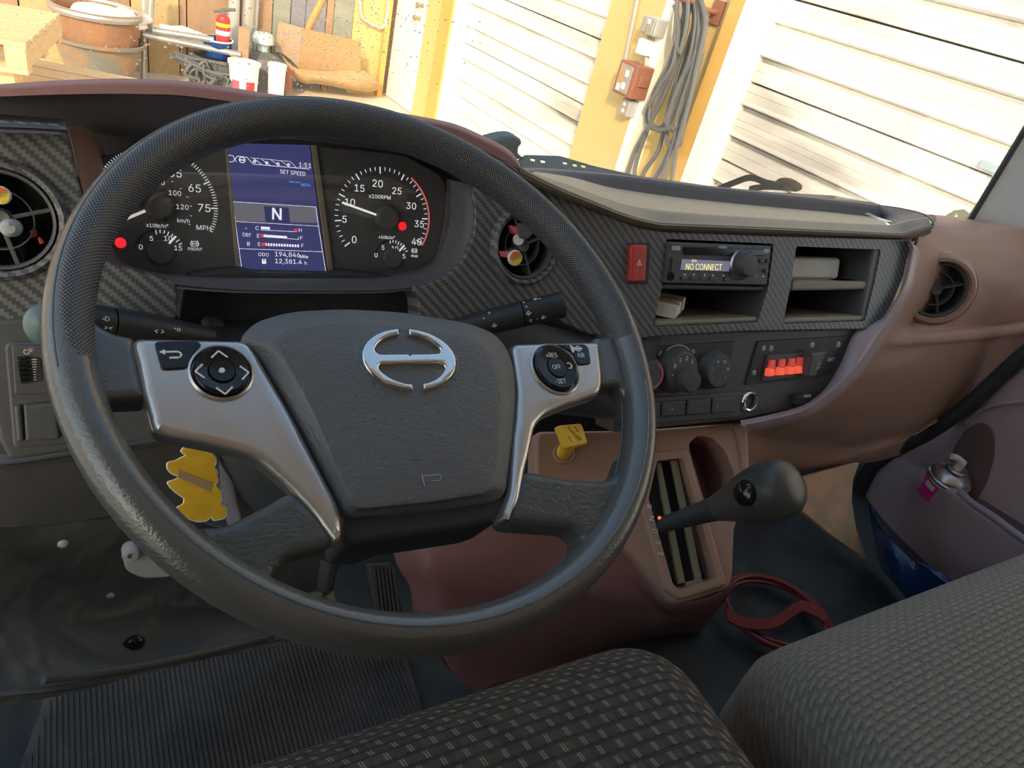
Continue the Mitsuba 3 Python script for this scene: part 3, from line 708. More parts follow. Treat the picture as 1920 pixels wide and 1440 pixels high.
struct('wall_right', plate(RBb, np.array([(ru*YB, CAB), (ru*1.05, CAB), (ru*1.05, -.42), (ru*.72, -.40), (ru*.66, -.30), (ru*.36, ZR), (ru*YB, ZR)]), -0.04, 0, 0.001, holes=[np.array([(ru*(-.35), -.38), (ru*.56, -.36), (ru*.3, ZR-.1), (ru*(-.35), ZR-.1)])]), 'm_doortrim', 'passenger door side of the cab')
# firewall below the dash
struct('wall_front', fbox(Fr((0, 0.98, 0), (0, -1, 0)), XL, XR, CAB, -0.5, -0.04, 0), 'm_deep', 'dark firewall behind the dashboard')
# windshield: one sheet from the cowl up to the roof
WS = Fr((0, 1.06, -0.36), (0, -(ZR+.36), -(1.06-.36)))
L = math.hypot(1.06-.36, ZR+.36)
scene['m_glass'] = {'type': 'thindielectric', 'int_ior': 1.14}
sheet = trimesh.Trimesh(np.array([WS.p(XL+.02, 0), WS.p(XR-.02, 0), WS.p(XR-.02, L), WS.p(XL+.02, L)]), [[0, 1, 2], [0, 2, 3]], process=False)
struct('window_1', sheet, 'm_glass', 'dusty windshield between the dashboard and the cab roof')
# dust specks stuck on the glass
S, Fc = [], []
for k in range(1700):
    px, py = rng.normal(640, 130), rng.normal(75, 60)
    if k % 3 == 0: px, py = rng.uniform(0, 760), rng.uniform(-30, 200)
    q = WS.uv(px, py)
    a = rng.uniform(0, 6.28); r = abs(rng.normal(0, .0007))+.0004; e = r*rng.uniform(.4, 1.0)
    for t in range(5):
        th = t*2*np.pi/5; x, y = r*math.cos(th), e*math.sin(th)
        S.append(WS.p(q[0]+x*math.cos(a)-y*math.sin(a), q[1]+x*math.sin(a)+y*math.cos(a), .0015))
    b = k*5; Fc += [[b, b+1, b+2], [b, b+2, b+3], [b, b+3, b+4]]
scene['m_dust'] = {'type': 'principledthin', 'base_color': rgb(0.95, 0.92, 0.84), 'roughness': 0.9, 'diff_trans': 1.2}
solo('windshield_dust', trimesh.Trimesh(np.array(S), Fc, process=False), 'm_dust', 'specks of pale dust and dried splashes on the windshield', 'dust', kind='stuff', smooth=False)
# decal in the lower right corner of the glass
WI = WS.shift(.003)
dc = thing('windshield_decal', 'small olive decal with a green triangle in the lower right corner of the windshield', 'decal')
part(dc, 'sheet', pplate(WI, [(1774, 404), (1790, 395), (1808, 393), (1822, 404), (1822, 420), (1774, 420)], -.001, 0, .0003), 'm_olive')
part(dc, 'mark', pplate(WI, [(1784, 408), (1792, 396), (1797, 396), (1798, 410)], -.0004, .0004, .0001), 'm_green')
part(dc, 'mark', pplate(WI, [(1789, 407), (1794, 401), (1796, 408)], .0002, .0007, .0001), 'm_white')
# right A-pillar
AP = [[(1790, 440), (1800, 428), (1825, 408), (1890, 300), (1960, 185), (2060, 20), (2170, -160)], [(1850, 470), (1870, 440), (1900, 412), (1980, 290), (2060, 170), (2160, 10), (2270, -170)], [(2000, 500), (2000, 470), (2030, 440), (2080, 330), (2160, 200), (2260, 30), (2370, -150)]]
ap = struct('trim_3', None, None, 'pale grey windshield pillar trim at the right edge')
G = [[hx(x, y, XR-.14+.05*i) for x, y in row] for i, row in enumerate(AP)]
part(ap, 'cover', shell(grow(G, 30, 10), .02), 'm_pillar', smooth=True)
part(ap, 'seal', stube([hx(x-3, y, XR-.145) for x, y in AP[0][1:]], .006, 40), 'm_deep')
# outside the glass: cowl grille, wipers
CW = Fr((0, 1.16, -.33), (0, -.55, .83))
cw = thing('cowl_grille', 'dark slotted cowl grille at the foot of the windshield', 'grille')
def cwp(px, py): return CW.uv(px, py)
ring = [(985, 290), (1050, 292), (1110, 310), (1200, 330), (1330, 348), (1450, 360), (1560, 366), (1640, 380), (1640, 400), (1300, 380), (1000, 345), (970, 300)]
slots = []
for x, y in ((975, 296), (993, 299), (1012, 302), (1054, 305), (1072, 309), (1088, 311), (1104, 314), (1120, 317), (1462, 361), (1478, 362), (1494, 364), (1560, 369), (1576, 371), (1592, 373)):
    c = cwp(x+6, y); s = CW.scale(x, y); slots.append(np.array([(c[0]-4.5*s, c[1]-3*s), (c[0]+4.5*s, c[1]-3*s), (c[0]+5*s, c[1]+3*s), (c[0]-4*s, c[1]+3*s)]))
r0 = CW.uvs(ring)
slots = [h for h in slots if Polygon(r0).buffer(-.001).contains(Polygon(h))]
part(cw, 'panel', plate(CW, r0, -.003, 0, .0005, holes=slots), 'm_cowl')
wp = thing('windshield_wiper', 'black wiper arm and pivot cap beyond the right end of the dash tray', 'wiper')
q = lambda x, y, yy=1.12: hy(x, y, yy)
part(wp, 'arm', stube([q(1340, 358), q(1375, 343), (q(1408, 333)), q(1440, 343), q(1478, 349)], .007, 40), 'm_wiper')
part(wp, 'pivot_cap', blob(q(1480, 346), .028, 5, .1, 3, (1.15, 1, .45)), 'm_wiper', smooth=True)
part(wp, 'linkage', stube([q(1408, 354), q(1440, 350), q(1480, 352)], .007, 20), 'm_wiper')
w2 = thing('windshield_wiper', 'grey-green wiper arm and knuckle behind the instrument hood', 'wiper')
FW = Fr((0, 1.1, 0), (0, -1, 0))
part(w2, 'knuckle', pplate(FW, [(905, 268), (925, 262), (945, 257), (965, 256), (978, 262), (980, 270), (974, 276), (972, 288), (985, 300), (930, 300), (900, 280)], -.03, 0, .006, rad=.006), 'm_cowl')
# ------------------------------------------------------------------ dashboard
A = Fr((0, .62, -.278), (0, -.92, .39))        # the face of the dash
dash = thing('dashboard', 'brown and black truck dashboard with carbon-pattern trim under the windshield', 'dashboard')
AX = lambda pts, w=0.0: A.uvs(pts, w)

def circ_px(fr, cx, cy, rx, w=0.0):
    c = fr.uv(cx, cy, w); r = np.linalg.norm(fr.uv(cx+rx, cy, w)-c); return c, r

# carbon trim, right of the instruments, with openings
VR = (982, 458)
vc, vr = circ_px(A, *VR, 51); 
vc = (AX([(927, 455)])[0] + AX([(1040, 462)])[0])/2; vtop, vbot = AX([(975, 398)])[0], AX([(990, 521)])[0]; vr = (abs(AX([(927, 455)])[0][0]-AX([(1040, 462)])[0][0]) + abs(vtop[1]-vbot[1]))/4
vc[1] = (vtop[1]+vbot[1])/2
hole_radio = rounded(AX([(1250, 448), (1451, 457), (1440, 541), (1420, 604), (1224, 613), (1241, 541)]), .004)
hole_pocket = rounded(AX([(1493, 462), (1652, 468), (1640, 528), (1622, 602), (1468, 607), (1484, 528)]), .004)
trim = [(885, 352), (930, 330), (972, 326), (1010, 348), (1100, 388), (1200, 427), (1242, 434), (1400, 440), (1703, 449), (1706, 470), (1694, 520), (1672, 572), (1650, 606), (1630, 618), (1400, 622), (1225, 632), (1180, 640), (1100, 626), (1040, 598), (960, 596), (880, 600), (786, 604), (784, 560), (770, 538), (800, 534), (835, 520), (868, 490), (888, 440), (892, 400)]
part(dash, 'carbon_trim', plate(A, rounded(AX(trim), .006), -.03, 0, .0025, holes=[ell(*vc, vr*1.0, vr*1.0, 48), hole_radio, hole_pocket]), 'm_carbon', label='black carbon-pattern facing')
vent_lip = lathe(A, vc[0], vc[1], [(vr*1.22, -.004), (vr*1.2, .001), (vr*1.1, .006), (vr*1.02, .005), (vr*.98, -.002), (vr*.98, -.02), (vr*1.2, -.02)], 48)
part(dash, 'vent_surround', vent_lip, 'm_carbon')
# left trim with its vent
lt = [(-60, 222), (0, 224), (60, 228), (122, 232), (128, 262), (140, 310), (150, 350), (175, 440), (200, 492), (330, 530), (332, 600), (60, 600), (-60, 605)]
LV = AX([(0, 415)], 0)[0]
lvr = abs(AX([(118, 420)])[0][0] - LV[0])
LVc = AX([(-2, 412)])[0]; lvr = (AX([(110, 412)])[0][0]-LVc[0])
part(dash, 'carbon_trim', plate(A, rounded(AX(lt), .005), -.03, 0, .0025, holes=[ell(*LVc, lvr, lvr, 48)]), 'm_carbon', label='black carbon-pattern facing left of the wheel')
part(dash, 'vent_surround', lathe(A, LVc[0], LVc[1], [(lvr*1.22, -.004), (lvr*1.2, .002), (lvr*1.1, .008), (lvr*1.01, .006), (lvr*.96, 0), (lvr*.96, -.02), (lvr*1.2, -.02)], 56), 'm_carbon')
part(dash, 'trim_ledge', patch([[(-60, 212, .70), (0, 214, .70), (122, 224, .70)], [(-60, 224, .66), (0, 226, .66), (123, 234, .66)], [(-60, 240, .625), (0, 240, .625), (125, 246, .625)]], 12, 10), 'm_traywall', smooth=True)

# instrument hood: brown lip, dark underside
lip_hi = [(-120, 165), (0, 160), (120, 153), (250, 150), (350, 155), (430, 166), (520, 180), (640, 196), (757, 215), (840, 231), (907, 258), (957, 286), (974, 308), (978, 318)]
lip_lo = [(-120, 186), (0, 181), (120, 177), (250, 176), (350, 180), (430, 190), (520, 205), (640, 222), (757, 236), (840, 252), (905, 282), (950, 305), (970, 316), (977, 321)]
back = [(p[0], p[1]+8 if p[0] > 900 else p[1]+6) for p in lip_hi]
mid = lambda P, Q, t: [((1-t)*a[0]+t*b[0], (1-t)*a[1]+t*b[1]) for a, b in zip(P, Q)]
hood = [[(x, y, .655) for x, y in lip_lo], [(x, y, .655) for x, y in mid(lip_lo, lip_hi, .6)], [(x, y, .668) for x, y in lip_hi], [(x, y+1.5, .70) for x, y in lip_hi], [(x, y, .93) for x, y in back]]
part(dash, 'instrument_hood', patch(hood, 70, 40, .004), 'm_maroon', smooth=True, label='brown padded hood over the instruments')
ul = [(-120, 232), (0, 228), (122, 232), (150, 240), (250, 262), (420, 262), (560, 262), (690, 278), (800, 300), (850, 325), (885, 352), (915, 338), (950, 328), (974, 326)]
part(dash, 'hood_underside', patch([[(x, y, .657) for x, y in lip_lo], [(x, y, .72) for x, y in mid(lip_lo, ul, .55)], [(x, y, .735) for x, y in ul[:10]] + [(885, 352, .68), (915, 338, .66), (950, 328, .645), (974, 326, .64)]], 60, 24, .003), 'm_traywall', smooth=True)
HB = Fr(hy(560, 300, .748), (0, -.98, .2))
hbk = [(x, y+12) for x, y in lip_lo if x < 800] + [(860, 290), (905, 318), (920, 345), (900, 420), (860, 520), (700, 560), (300, 560), (-120, 560)]
part(dash, 'instrument_back', plate(HB, HB.uvs(hbk), -.006, 0, .001), 'm_traywall')
part(dash, 'hood_end', patch([[(840, 262, .66), (905, 290, .65), (955, 312, .645), (974, 324, .64)], [(840, 290, .70), (890, 318, .68), (935, 330, .66), (972, 330, .64)], [(840, 325, .74), (885, 356, .70), (925, 345, .66), (970, 334, .645)]], 20, 12), 'm_traywall', smooth=True)
part(dash, 'hood_cheek', patch([[(128, 238, .70), (150, 236, .72), (170, 245, .73)], [(140, 285, .68), (175, 285, .71), (195, 285, .73)], [(150, 340, .66), (180, 340, .69), (215, 330, .73)], [(175, 430, .64), (195, 420, .67), (225, 400, .73)]], 12, 20), 'm_brown', smooth=True)

# tray on top of the dash
lipb = [(972, 324), (1010, 347), (1100, 387), (1200, 426), (1242, 433), (1400, 439), (1560, 444), (1690, 449), (1722, 440), (1746, 428)]
lipm = [(974, 320), (1012, 338), (1100, 374), (1200, 408), (1250, 418), (1400, 424), (1560, 432), (1690, 438), (1722, 430), (1748, 424)]
lipt = [(978, 316), (1010, 328), (1100, 360), (1190, 389), (1260, 398), (1400, 408), (1560, 418), (1665, 423), (1700, 414), (1740, 408)]
part(dash, 'tray_lip', patch([[(x, y+9, ('f', A, -.02)) for x, y in lipb], [(x, y, .632) for x, y in lipb], [(x, y, .622) for x, y in mid(lipb, lipm, .7)], [(x, y, .63) for x, y in lipm], [(x, y, .655) for x, y in lipt], [(x, y+3, .672) for x, y in lipt]], 60, 30, .004), 'm_taupe', smooth=True)
fl0 = [(1000, 326), (1060, 346), (1190, 392), (1260, 400), (1400, 410), (1560, 420), (1665, 425)]
fl1 = [(1000, 322), (1060, 330), (1150, 352), (1300, 373), (1450, 388), (1560, 398), (1655, 409)]
part(dash, 'tray_floor', patch([[(x, y, .672) for x, y in fl0], [(x, y, .74) for x, y in mid(fl0, fl1, .55)], [(x, y, .80) for x, y in fl1]], 40, 12), 'm_tray', smooth=True, label='ribbed taupe tray floor')
w1 = [(978, 315), (1060, 319), (1150, 327), (1300, 346), (1450, 362), (1560, 374), (1650, 384)]
part(dash, 'tray_wall', patch([[(x, y+1, .798) for x, y in fl1], [(x, y+2, .81) for x, y in w1], [(x, y, .825) for x, y in w1], [(x, y+4, .90) for x, y in w1]], 40, 16), 'm_traywall', smooth=True)
part(dash, 'tray_end', patch([[(1640, 383, .826), (1690, 391, .80), (1725, 400, .73), (1745, 420, .66)], [(1645, 396, .81), (1685, 403, .77), (1705, 410, .70), (1720, 423, .66)], [(1655, 411, .80), (1668, 417, .74), (1672, 421, .69), (1680, 424, .672)]], 24, 16), 'm_traywall', smooth=True)
part(dash, 'tray_end_top', patch([[(1640, 383, .83), (1690, 390, .81), (1730, 400, .74), (1749, 422, .66)], [(1650, 387, .92), (1700, 394, .90), (1740, 403, .86), (1765, 425, .80)]], 16, 8), 'm_taupe', smooth=True)
solo('paper_scrap', shell(np.array([[hy(x, y, d) for x, y, d in r] for r in [[(1622, 401, .79), (1640, 408, .78), (1660, 416, .74)], [(1628, 400, .785), (1650, 408, .78), (1676, 416, .74)]]]), .001), 'm_white', 'small white scrap of paper in the right end of the dash tray', 'paper')

# brown passenger side
rows = [[(1738, 402, .86), (1800, 408, .83), (1860, 417, .78), (1920, 427, .71), (1945, 433, .70)],
        [(1746, 425, .68), (1800, 440, .70), (1860, 450, .70), (1920, 458, .69), (1945, 464, .68)],
        [(1722, 446, .632), (1790, 476, .66), (1860, 488, .67), (1920, 492, .67), (1945, 496, .665)],
        [(1705, 490, .618), (1790, 525, .648), (1860, 532, .66), (1920, 535, .66), (1945, 538, .655)],
        [(1692, 540, .606), (1780, 572, .645), (1860, 572, .66), (1920, 572, .655), (1945, 573, .65)],
        [(1664, 600, .595), (1760, 617, .645), (1860, 610, .665), (1920, 602, .65), (1945, 602, .64)],
        [(1658, 612, .590), (1690, 628, .61), (1860, 615, .645), (1920, 606, .632), (1945, 606, .622)],
        [(1645, 640, .580), (1680, 646, .60), (1860, 632, .635), (1920, 624, .622), (1945, 624, .612)],
        [(1635, 660, .574), (1690, 652, .61), (1860, 638, .64), (1920, 630, .635), (1945, 630, .625)],
        [(1590, 705, .560), (1680, 695, .60), (1800, 685, .635), (1890, 664, .635), (1945, 652, .625)],
        [(1540, 745, .550), (1620, 755, .60), (1740, 745, .63), (1850, 712, .63), (1920, 690, .62)],
        [(1470, 785, .540), (1560, 800, .61), (1680, 798, .63), (1790, 760, .63), (1840, 735, .625)],
        [(1400, 806, .545), (1500, 835, .63), (1600, 838, .64), (1700, 815, .635), (1760, 785, .625)],
        [(1398, 845, .57), (1480, 862, .63), (1570, 862, .635), (1640, 845, .63), (1700, 825, .62)],
        [(1404, 896, .62), (1460, 892, .65), (1540, 880, .65), (1640, 866, .635), (1690, 852, .62)]]
part(dash, 'passenger_panel', patch(rows, 60, 90, .004), 'm_brown', smooth=True, label='brown passenger side with a glovebox ledge')
edge = [(1704, 450), (1712, 468), (1700, 525), (1672, 580), (1640, 632), (1600, 690), (1545, 742), (1500, 772), (1440, 787), (1390, 797)]
inn = [(1703, 452), (1700, 480), (1685, 535), (1650, 600), (1606, 620), (1572, 690), (1538, 738), (1500, 762), (1440, 778), (1388, 788)]
wl = [.014, .012, .012, .012, .014, .018, .022, .022, .02, .018]
part(dash, 'panel_edge', shell(grow([[A.hit(x, y, w-.022) for (x, y), w in zip(inn, wl)], [A.hit(x, y, w-.006) for (x, y), w in zip(mid(inn, edge, .6), wl)], [A.hit(x, y, w) for (x, y), w in zip(edge, wl)], [A.hit(x+7, y+6, w-.004) for (x, y), w in zip(edge, wl)], [A.hit(x+14, y+12, w-.02) for (x, y), w in zip(edge, wl)]], 50, 20), .003), 'm_flange', smooth=True)

# black control panel below the trim
low = [(1150, 634), (1225, 626), (1400, 620), (1606, 616), (1604, 632), (1575, 690), (1545, 738), (1505, 764), (1385, 788), (1240, 802), (1150, 812)]
part(dash, 'control_panel', pplate(A, low, -.05, -.012, .003, rad=.004), 'm_black')
part(dash, 'lower_band', patch([[(840, 606, .585), (960, 600, .59), (1100, 628, .585), (1180, 640, .575), (1240, 632, .575)], [(850, 640, .57), (960, 640, .57), (1080, 660, .565), (1180, 680, .56), (1225, 690, .555)], [(900, 760, .55), (1000, 770, .545), (1080, 780, .54), (1170, 790, .53), (1200, 800, .53)]], 30, 20), 'm_deep', smooth=True)

# pockets
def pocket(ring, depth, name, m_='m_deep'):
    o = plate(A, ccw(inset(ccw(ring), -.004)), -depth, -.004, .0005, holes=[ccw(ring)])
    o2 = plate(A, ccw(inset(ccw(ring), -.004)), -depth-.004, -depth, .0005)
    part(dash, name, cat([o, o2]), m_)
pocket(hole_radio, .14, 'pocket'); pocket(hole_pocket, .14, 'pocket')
r = hole_pocket
part(dash, 'pocket_shelf', pplate(A, [(1488, 525), (1633, 527), (1630, 543), (1484, 546)], -.13, -.004, .004), 'm_taupe')
part(dash, 'pocket_sill', pplate(A, [(1472, 596), (1618, 592), (1616, 602), (1468, 607)], -.13, -.001, .003), 'm_taupe')
part(dash, 'pocket_sill', pplate(A, [(1232, 602), (1420, 594), (1419, 604), (1226, 613)], -.13, -.001, .003), 'm_taupe')
part(dash, 'pocket_shelf', pplate(A, [(1243, 531), (1437, 537), (1432, 546), (1240, 542)], -.13, -.004, .003), 'm_black')
part(dash, 'pocket_jamb', pplate(A, [(1638, 466), (1652, 468), (1623, 602), (1612, 600)], -.12, -.002, .003), 'm_traywall')
part(dash, 'pocket_jamb', pplate(A, [(1436, 540), (1448, 500), (1452, 462), (1440, 541), (1421, 603), (1416, 602)], -.12, -.002, .0005), 'm_traywall')

# things in the pockets
PB = A.shift(-.03)
solo('white_box', rbox(A, *(lambda a, b: (a[0], b[0], b[1], a[1]))(A.uv(1484, 482, -.03), A.uv(1573, 524, -.03)), -.11, -.03, .006), 'm_pillar', 'pale plastic box lying in the upper right dash pocket', 'box')
nb = thing('notepad', 'stack of white paper held by a rubber band in the pocket under the radio', 'notepad')
a_, b_ = A.uv(1237, 579, -.02), A.uv(1267, 600, -.02)
NP = Fr(A.hit(1265, 599, -.012), unit([-.45, -.85, .25]))
part(nb, 'sheets', rbox(NP, -.045, .0, 0, .019, -.07, 0, .001), 'm_white')
SP = Fr(NP.o, unit([.55, -.8, .2]))
part(nb, 'sheets', rbox(SP, .0, .045, 0, .017, -.04, 0, .001), 'm_white')
part(nb, 'cover', rbox(NP, -.046, .001, .019, .0205, -.07, .0005, .0006), 'm_tan', label='brown cardboard cover')
part(nb, 'rubber_band', rbox(SP, .024, .028, -.0005, .0178, -.041, .001, .0005), 'm_tan')

# radio
RF = A.shift(.004)
radio = thing('car_radio', 'black car stereo with a yellow-green NO CONNECT display in the dash', 'car radio')
part(radio, 'body', pplate(A, [(1254, 453), (1447, 461), (1438, 535), (1246, 531)], -.12, .004, .002, rad=.003), 'm_black')
part(radio, 'upper_panel', pplate(A, [(1283, 462), (1442, 467), (1438, 480), (1284, 478)], .004, .006, .001, rad=.002), 'm_gloss')
dsp = [(1280, 486), (1370, 490), (1367, 509), (1277, 506)]
part(radio, 'display', pplate(A, dsp, .004, .0055, .0003), 'm_screenbase', emit=(.17, .155, .24))
part(radio, 'display', pplate(A, [(1373, 490), (1382, 490), (1379, 511), (1371, 508)], .004, .0055, .0003), 'm_screenbase', emit=(.15, .14, .22))
U0 = A.uv(1284, 500, .006); 
tl = A.uv(1356, 501, .006)-U0
part(radio, 'display_text', text(A, 'NO CONNECT', *(U0+tl*.5), .0076, .0056, .0003, ang=math.degrees(math.atan2(tl[1], tl[0])), sx=.9), 'm_screenbase', emit=(1.0, 1.0, .25), label='yellow-green lettering NO CONNECT', smooth=False)
part(radio, 'display_text', tpx(A, 'BTA', 1302, 489, 4.5, .0056), 'm_screenbase', emit=(.9, .9, .3), smooth=False)
part(radio, 'lettering', tpx(A, 'HINO', 1355, 463.5, 4.5, .006, bold=True, sx=1.3), 'm_mark', smooth=False)
kc, kr = circ_px(A, 1406, 497, 15, .02)
part(radio, 'knob', lathe(A, kc[0], kc[1], [(kr*1.3, .004), (kr*1.3, .008), (kr*1.2, .009), (kr*1.02, .010), (kr, .019), (kr*.9, .021), (kr*.6, .0215), (0, .0215)], 36), 'm_black')
part(radio, 'knob_ring', lathe(A, kc[0], kc[1], [(kr*1.32, .004), (kr*1.42, .006), (kr*1.34, .0085), (kr*1.28, .006)], 36), 'm_steel')
for x, y, w_, h_ in ((1268, 466, 20, 9), (1437, 471, 14, 8)):
    c = A.uv(x, y, .006); s = A.scale(x, y); part(radio, 'bright_button', rbox(A, c[0]-w_*s/2, c[0]+w_*s/2, c[1]-h_*s/2, c[1]+h_*s/2, .004, .007, .001), 'm_grey')
for x in (1284, 1301, 1320, 1337, 1364):
    c = A.uv(x, 522+(x-1284)*.02, .006); s = A.scale(x, 522); part(radio, 'button', rbox(A, c[0]-7*s, c[0]+7*s, c[1]-3.4*s, c[1]+3.4*s, .004, .0065, .001), 'm_black')
for x, y, w_, h_ in ((1429, 489, 12, 7), (1440, 489, 8, 7), (1437, 508, 10, 7), (1262, 497, 5, 28)):
    c = A.uv(x, y, .006); s = A.scale(x, y); part(radio, 'button', rbox(A, c[0]-w_*s/2, c[0]+w_*s/2, c[1]-h_*s/2, c[1]+h_*s/2, .004, .007, .001), 'm_black')
sy = []
for x, sname in ((1284, 'sq'), (1301, 'x'), (1321, 'dot'), (1337, 'tri'), (1357, 'tri'), (1374, 'tri2'), (1384, 'sq'), (1418, 'tri'), (1431, 'd')):
    y = 515 + (x-1284)*.022; c = A.uv(x, y, .0042); s = A.scale(x, y)
    if sname == 'sq': pg = sbox(c[0]-3*s, c[1]-2*s, c[0]+3*s, c[1]+2*s).difference(sbox(c[0]-2*s, c[1]-1*s, c[0]+2*s, c[1]+1*s))
    elif sname == 'x': pg = unary_union([Polygon([(c[0]-3*s, c[1]-2*s), (c[0]-2*s, c[1]-2*s), (c[0]+3*s, c[1]+2*s), (c[0]+2*s, c[1]+2*s)]), Polygon([(c[0]-3*s, c[1]+2*s), (c[0]-2*s, c[1]+2*s), (c[0]+3*s, c[1]-2*s), (c[0]+2*s, c[1]-2*s)])])
    elif sname == 'dot': pg = sbox(c[0]-1*s, c[1]-2.4*s, c[0]+1*s, c[1]+2.4*s)
    elif sname == 'd': pg = Polygon([(c[0]-4*s, c[1]), (c[0], c[1]+2.2*s), (c[0]+4*s, c[1]), (c[0], c[1]-2.2*s)])
    else: pg = Polygon([(c[0]-2*s, c[1]-2.4*s), (c[0]+2.6*s, c[1]), (c[0]-2*s, c[1]+2.4*s)])
    sy.append(flat(A, pg, .004, .0046))
part(radio, 'symbols', cat(sy), 'm_mark', smooth=False)
c, r_ = circ_px(A, 1257, 518, 5, .004)
part(radio, 'aux_socket', lathe(A, c[0], c[1], [(r_*1.2, .004), (r_*1.2, .006), (r_*.7, .006), (r_*.6, .0042), (0, .0042)], 20), 'm_gloss')

# hazard switch
hz_ = thing('hazard_switch', 'red hazard warning switch left of the radio', 'switch')
part(hz_, 'button', pplate(A, [(1185, 459), (1215, 459), (1211, 529), (1182, 529)], -.02, .007, .003, rad=.004), 'm_redbutton')
part(hz_, 'bezel', plate(A, rounded(AX([(1180, 455), (1219, 455), (1215, 533), (1177, 533)]), .004), -.02, .0012, .0006), 'm_deep')
c = A.uv(1199, 494, .0075); s = A.scale(1199, 494)
t3 = lambda k: Polygon([(c[0]+k*s*math.cos(a), c[1]+k*s*math.sin(a)) for a in (math.pi/2, math.pi*7/6, math.pi*11/6)])
part(hz_, 'triangle_mark', flat(A, t3(7.5).difference(t3(5.6)).union(t3(3.4).difference(t3(2))), .007, .0074), 'm_mark', smooth=False)

# climate controls
AL = A.shift(-.012)
cl = thing('climate_control', 'heater control panel with three black dials below the radio', 'control panel')
part(cl, 'face', pplate(AL, [(1185, 652), (1378, 640), (1360, 726), (1180, 742)], 0, .002, .001, rad=.003), 'm_deep')
def dial(cx, cy, rp, name, h, lab=None):
    c, r = circ_px(AL, cx, cy, rp, h)
    part(cl, name, lathe(AL, c[0], c[1], [(r*1.25, .002), (r*1.22, .004), (r*1.1, h*.55), (r*1.03, h), (r*.94, h+.002), (0, h+.002)], 40), 'm_black', label=lab)
    return c, r, h+.002
c, r, h_ = dial(1280, 697, 27, 'dial', .016)
part(cl, 'dial_grip', lathe(AL, c[0]+r*.22, c[1]-r*.42, [(r*.62, h_), (r*.6, h_+.010), (r*.52, h_+.013), (0, h_+.0135)], 32), 'm_black')
part(cl, 'pointer', plate(AL, np.array([(c[0]+r*.5, c[1]-r*.95), (c[0]+r*.85, c[1]-r*.8), (c[0]+r*.85, c[1]-r*.45)]), h_, h_+.001, .0002), 'm_mark')
mk = [text(AL, t, c[0]+r*.72*math.cos(math.radians(a)), c[1]+r*.72*math.sin(math.radians(a)), .0052, h_) for t, a in (('0', 150), ('1', 115), ('2', 80), ('3', 45))]
mk.append(text(AL, '*', c[0]-r*.75, c[1]-r*.12, .005, h_))
part(cl, 'numbers', cat(mk), 'm_mark', smooth=False)
arc = [AL.p(c[0]+r*1.28*math.cos(t), c[1]+r*1.28*math.sin(t), .003) for t in np.radians(np.linspace(50, 125, 20))]
part(cl, 'arc_mark', tube(arc, .0007, sides=6), 'm_mark')
mk = [text(AL, '88', c[0]+r*1.45*math.cos(math.radians(a)), c[1]+r*1.45*math.sin(math.radians(a)), .004, .002, ang=q) for a, q in ((140, 50), (38, -50))]
part(cl, 'symbols', cat(mk), 'm_mark', smooth=False)
c, r, h_ = dial(1348, 696, 22, 'dial', .014)
mk = [text(AL, t, c[0]+r*.66*math.cos(math.radians(a)), c[1]+r*.66*math.sin(math.radians(a)), .0042, h_, ang=0) for t, a in (('~', 210), (':.', 160), ('>', 110), ('%', 60), ('#', 10), ('"', -40), (',', -95))]
part(cl, 'symbols', cat(mk), 'm_mark', smooth=False)
c, r, h_ = dial(1222, 704, 22, 'dial', .014)
part(cl, 'red_scale', tube([AL.p(c[0]+r*.8*math.cos(t), c[1]+r*.8*math.sin(t), h_) for t in np.radians(np.linspace(-80, 60, 24))], .0012, sides=6), 'm_pink', label='red temperature scale')

# strip of push switches, power socket, hook
ss = thing('switch_strip', 'row of blank black switches below the heater panel', 'switch panel')
part(ss, 'frame', pplate(AL, [(1180, 748), (1394, 735), (1386, 782), (1178, 798)], 0, .004, .0015, rad=.002), 'm_black')
for k in range(4):
    x0 = 1196 + k*47; part(ss, 'switch', pplate(AL, [(x0, 757-k*3.2), (x0+44, 754-k*3.2), (x0+42, 782-k*3.2), (x0-2, 785-k*3.2)], .003, .008, .002, rad=.002), 'm_black')
mk = [tpx(AL, '*', 1260, 768, 9, .0082), tpx(AL, 'i', 1345, 761, 9, .0082)]
part(ss, 'symbols', cat(mk), 'm_grey', smooth=False)
c, r = circ_px(AL, 1408, 753, 10, .006)
so = thing('power_socket', 'round chrome-rimmed power socket right of the blank switches', 'socket')
part(so, 'ring', lathe(AL, c[0], c[1], [(r*1.5, 0), (r*1.45, .004), (r*1.2, .007), (r*1.0, .006), (r*.95, .002), (r*1.2, 0)], 32), 'm_chrome')
part(so, 'well', lathe(AL, c[0], c[1], [(r*.98, .003), (r*.9, -.01), (0, -.01)], 24), 'm_gloss')
c = AL.uv(1502, 748, .01); s = AL.scale(1502, 748)
kb = thing('pull_catch', 'small black latch with a chrome edge at the lower right of the control panel', 'latch')
part(kb, 'body', rbox(AL, c[0]-16*s, c[0]+12*s, c[1]-9*s, c[1]+8*s, 0, .014, .003), 'm_deep')
part(kb, 'edge', rbox(AL, c[0]-2*s, c[0]+16*s, c[1]+3*s, c[1]+8*s, .01, .017, .001), 'm_steel')

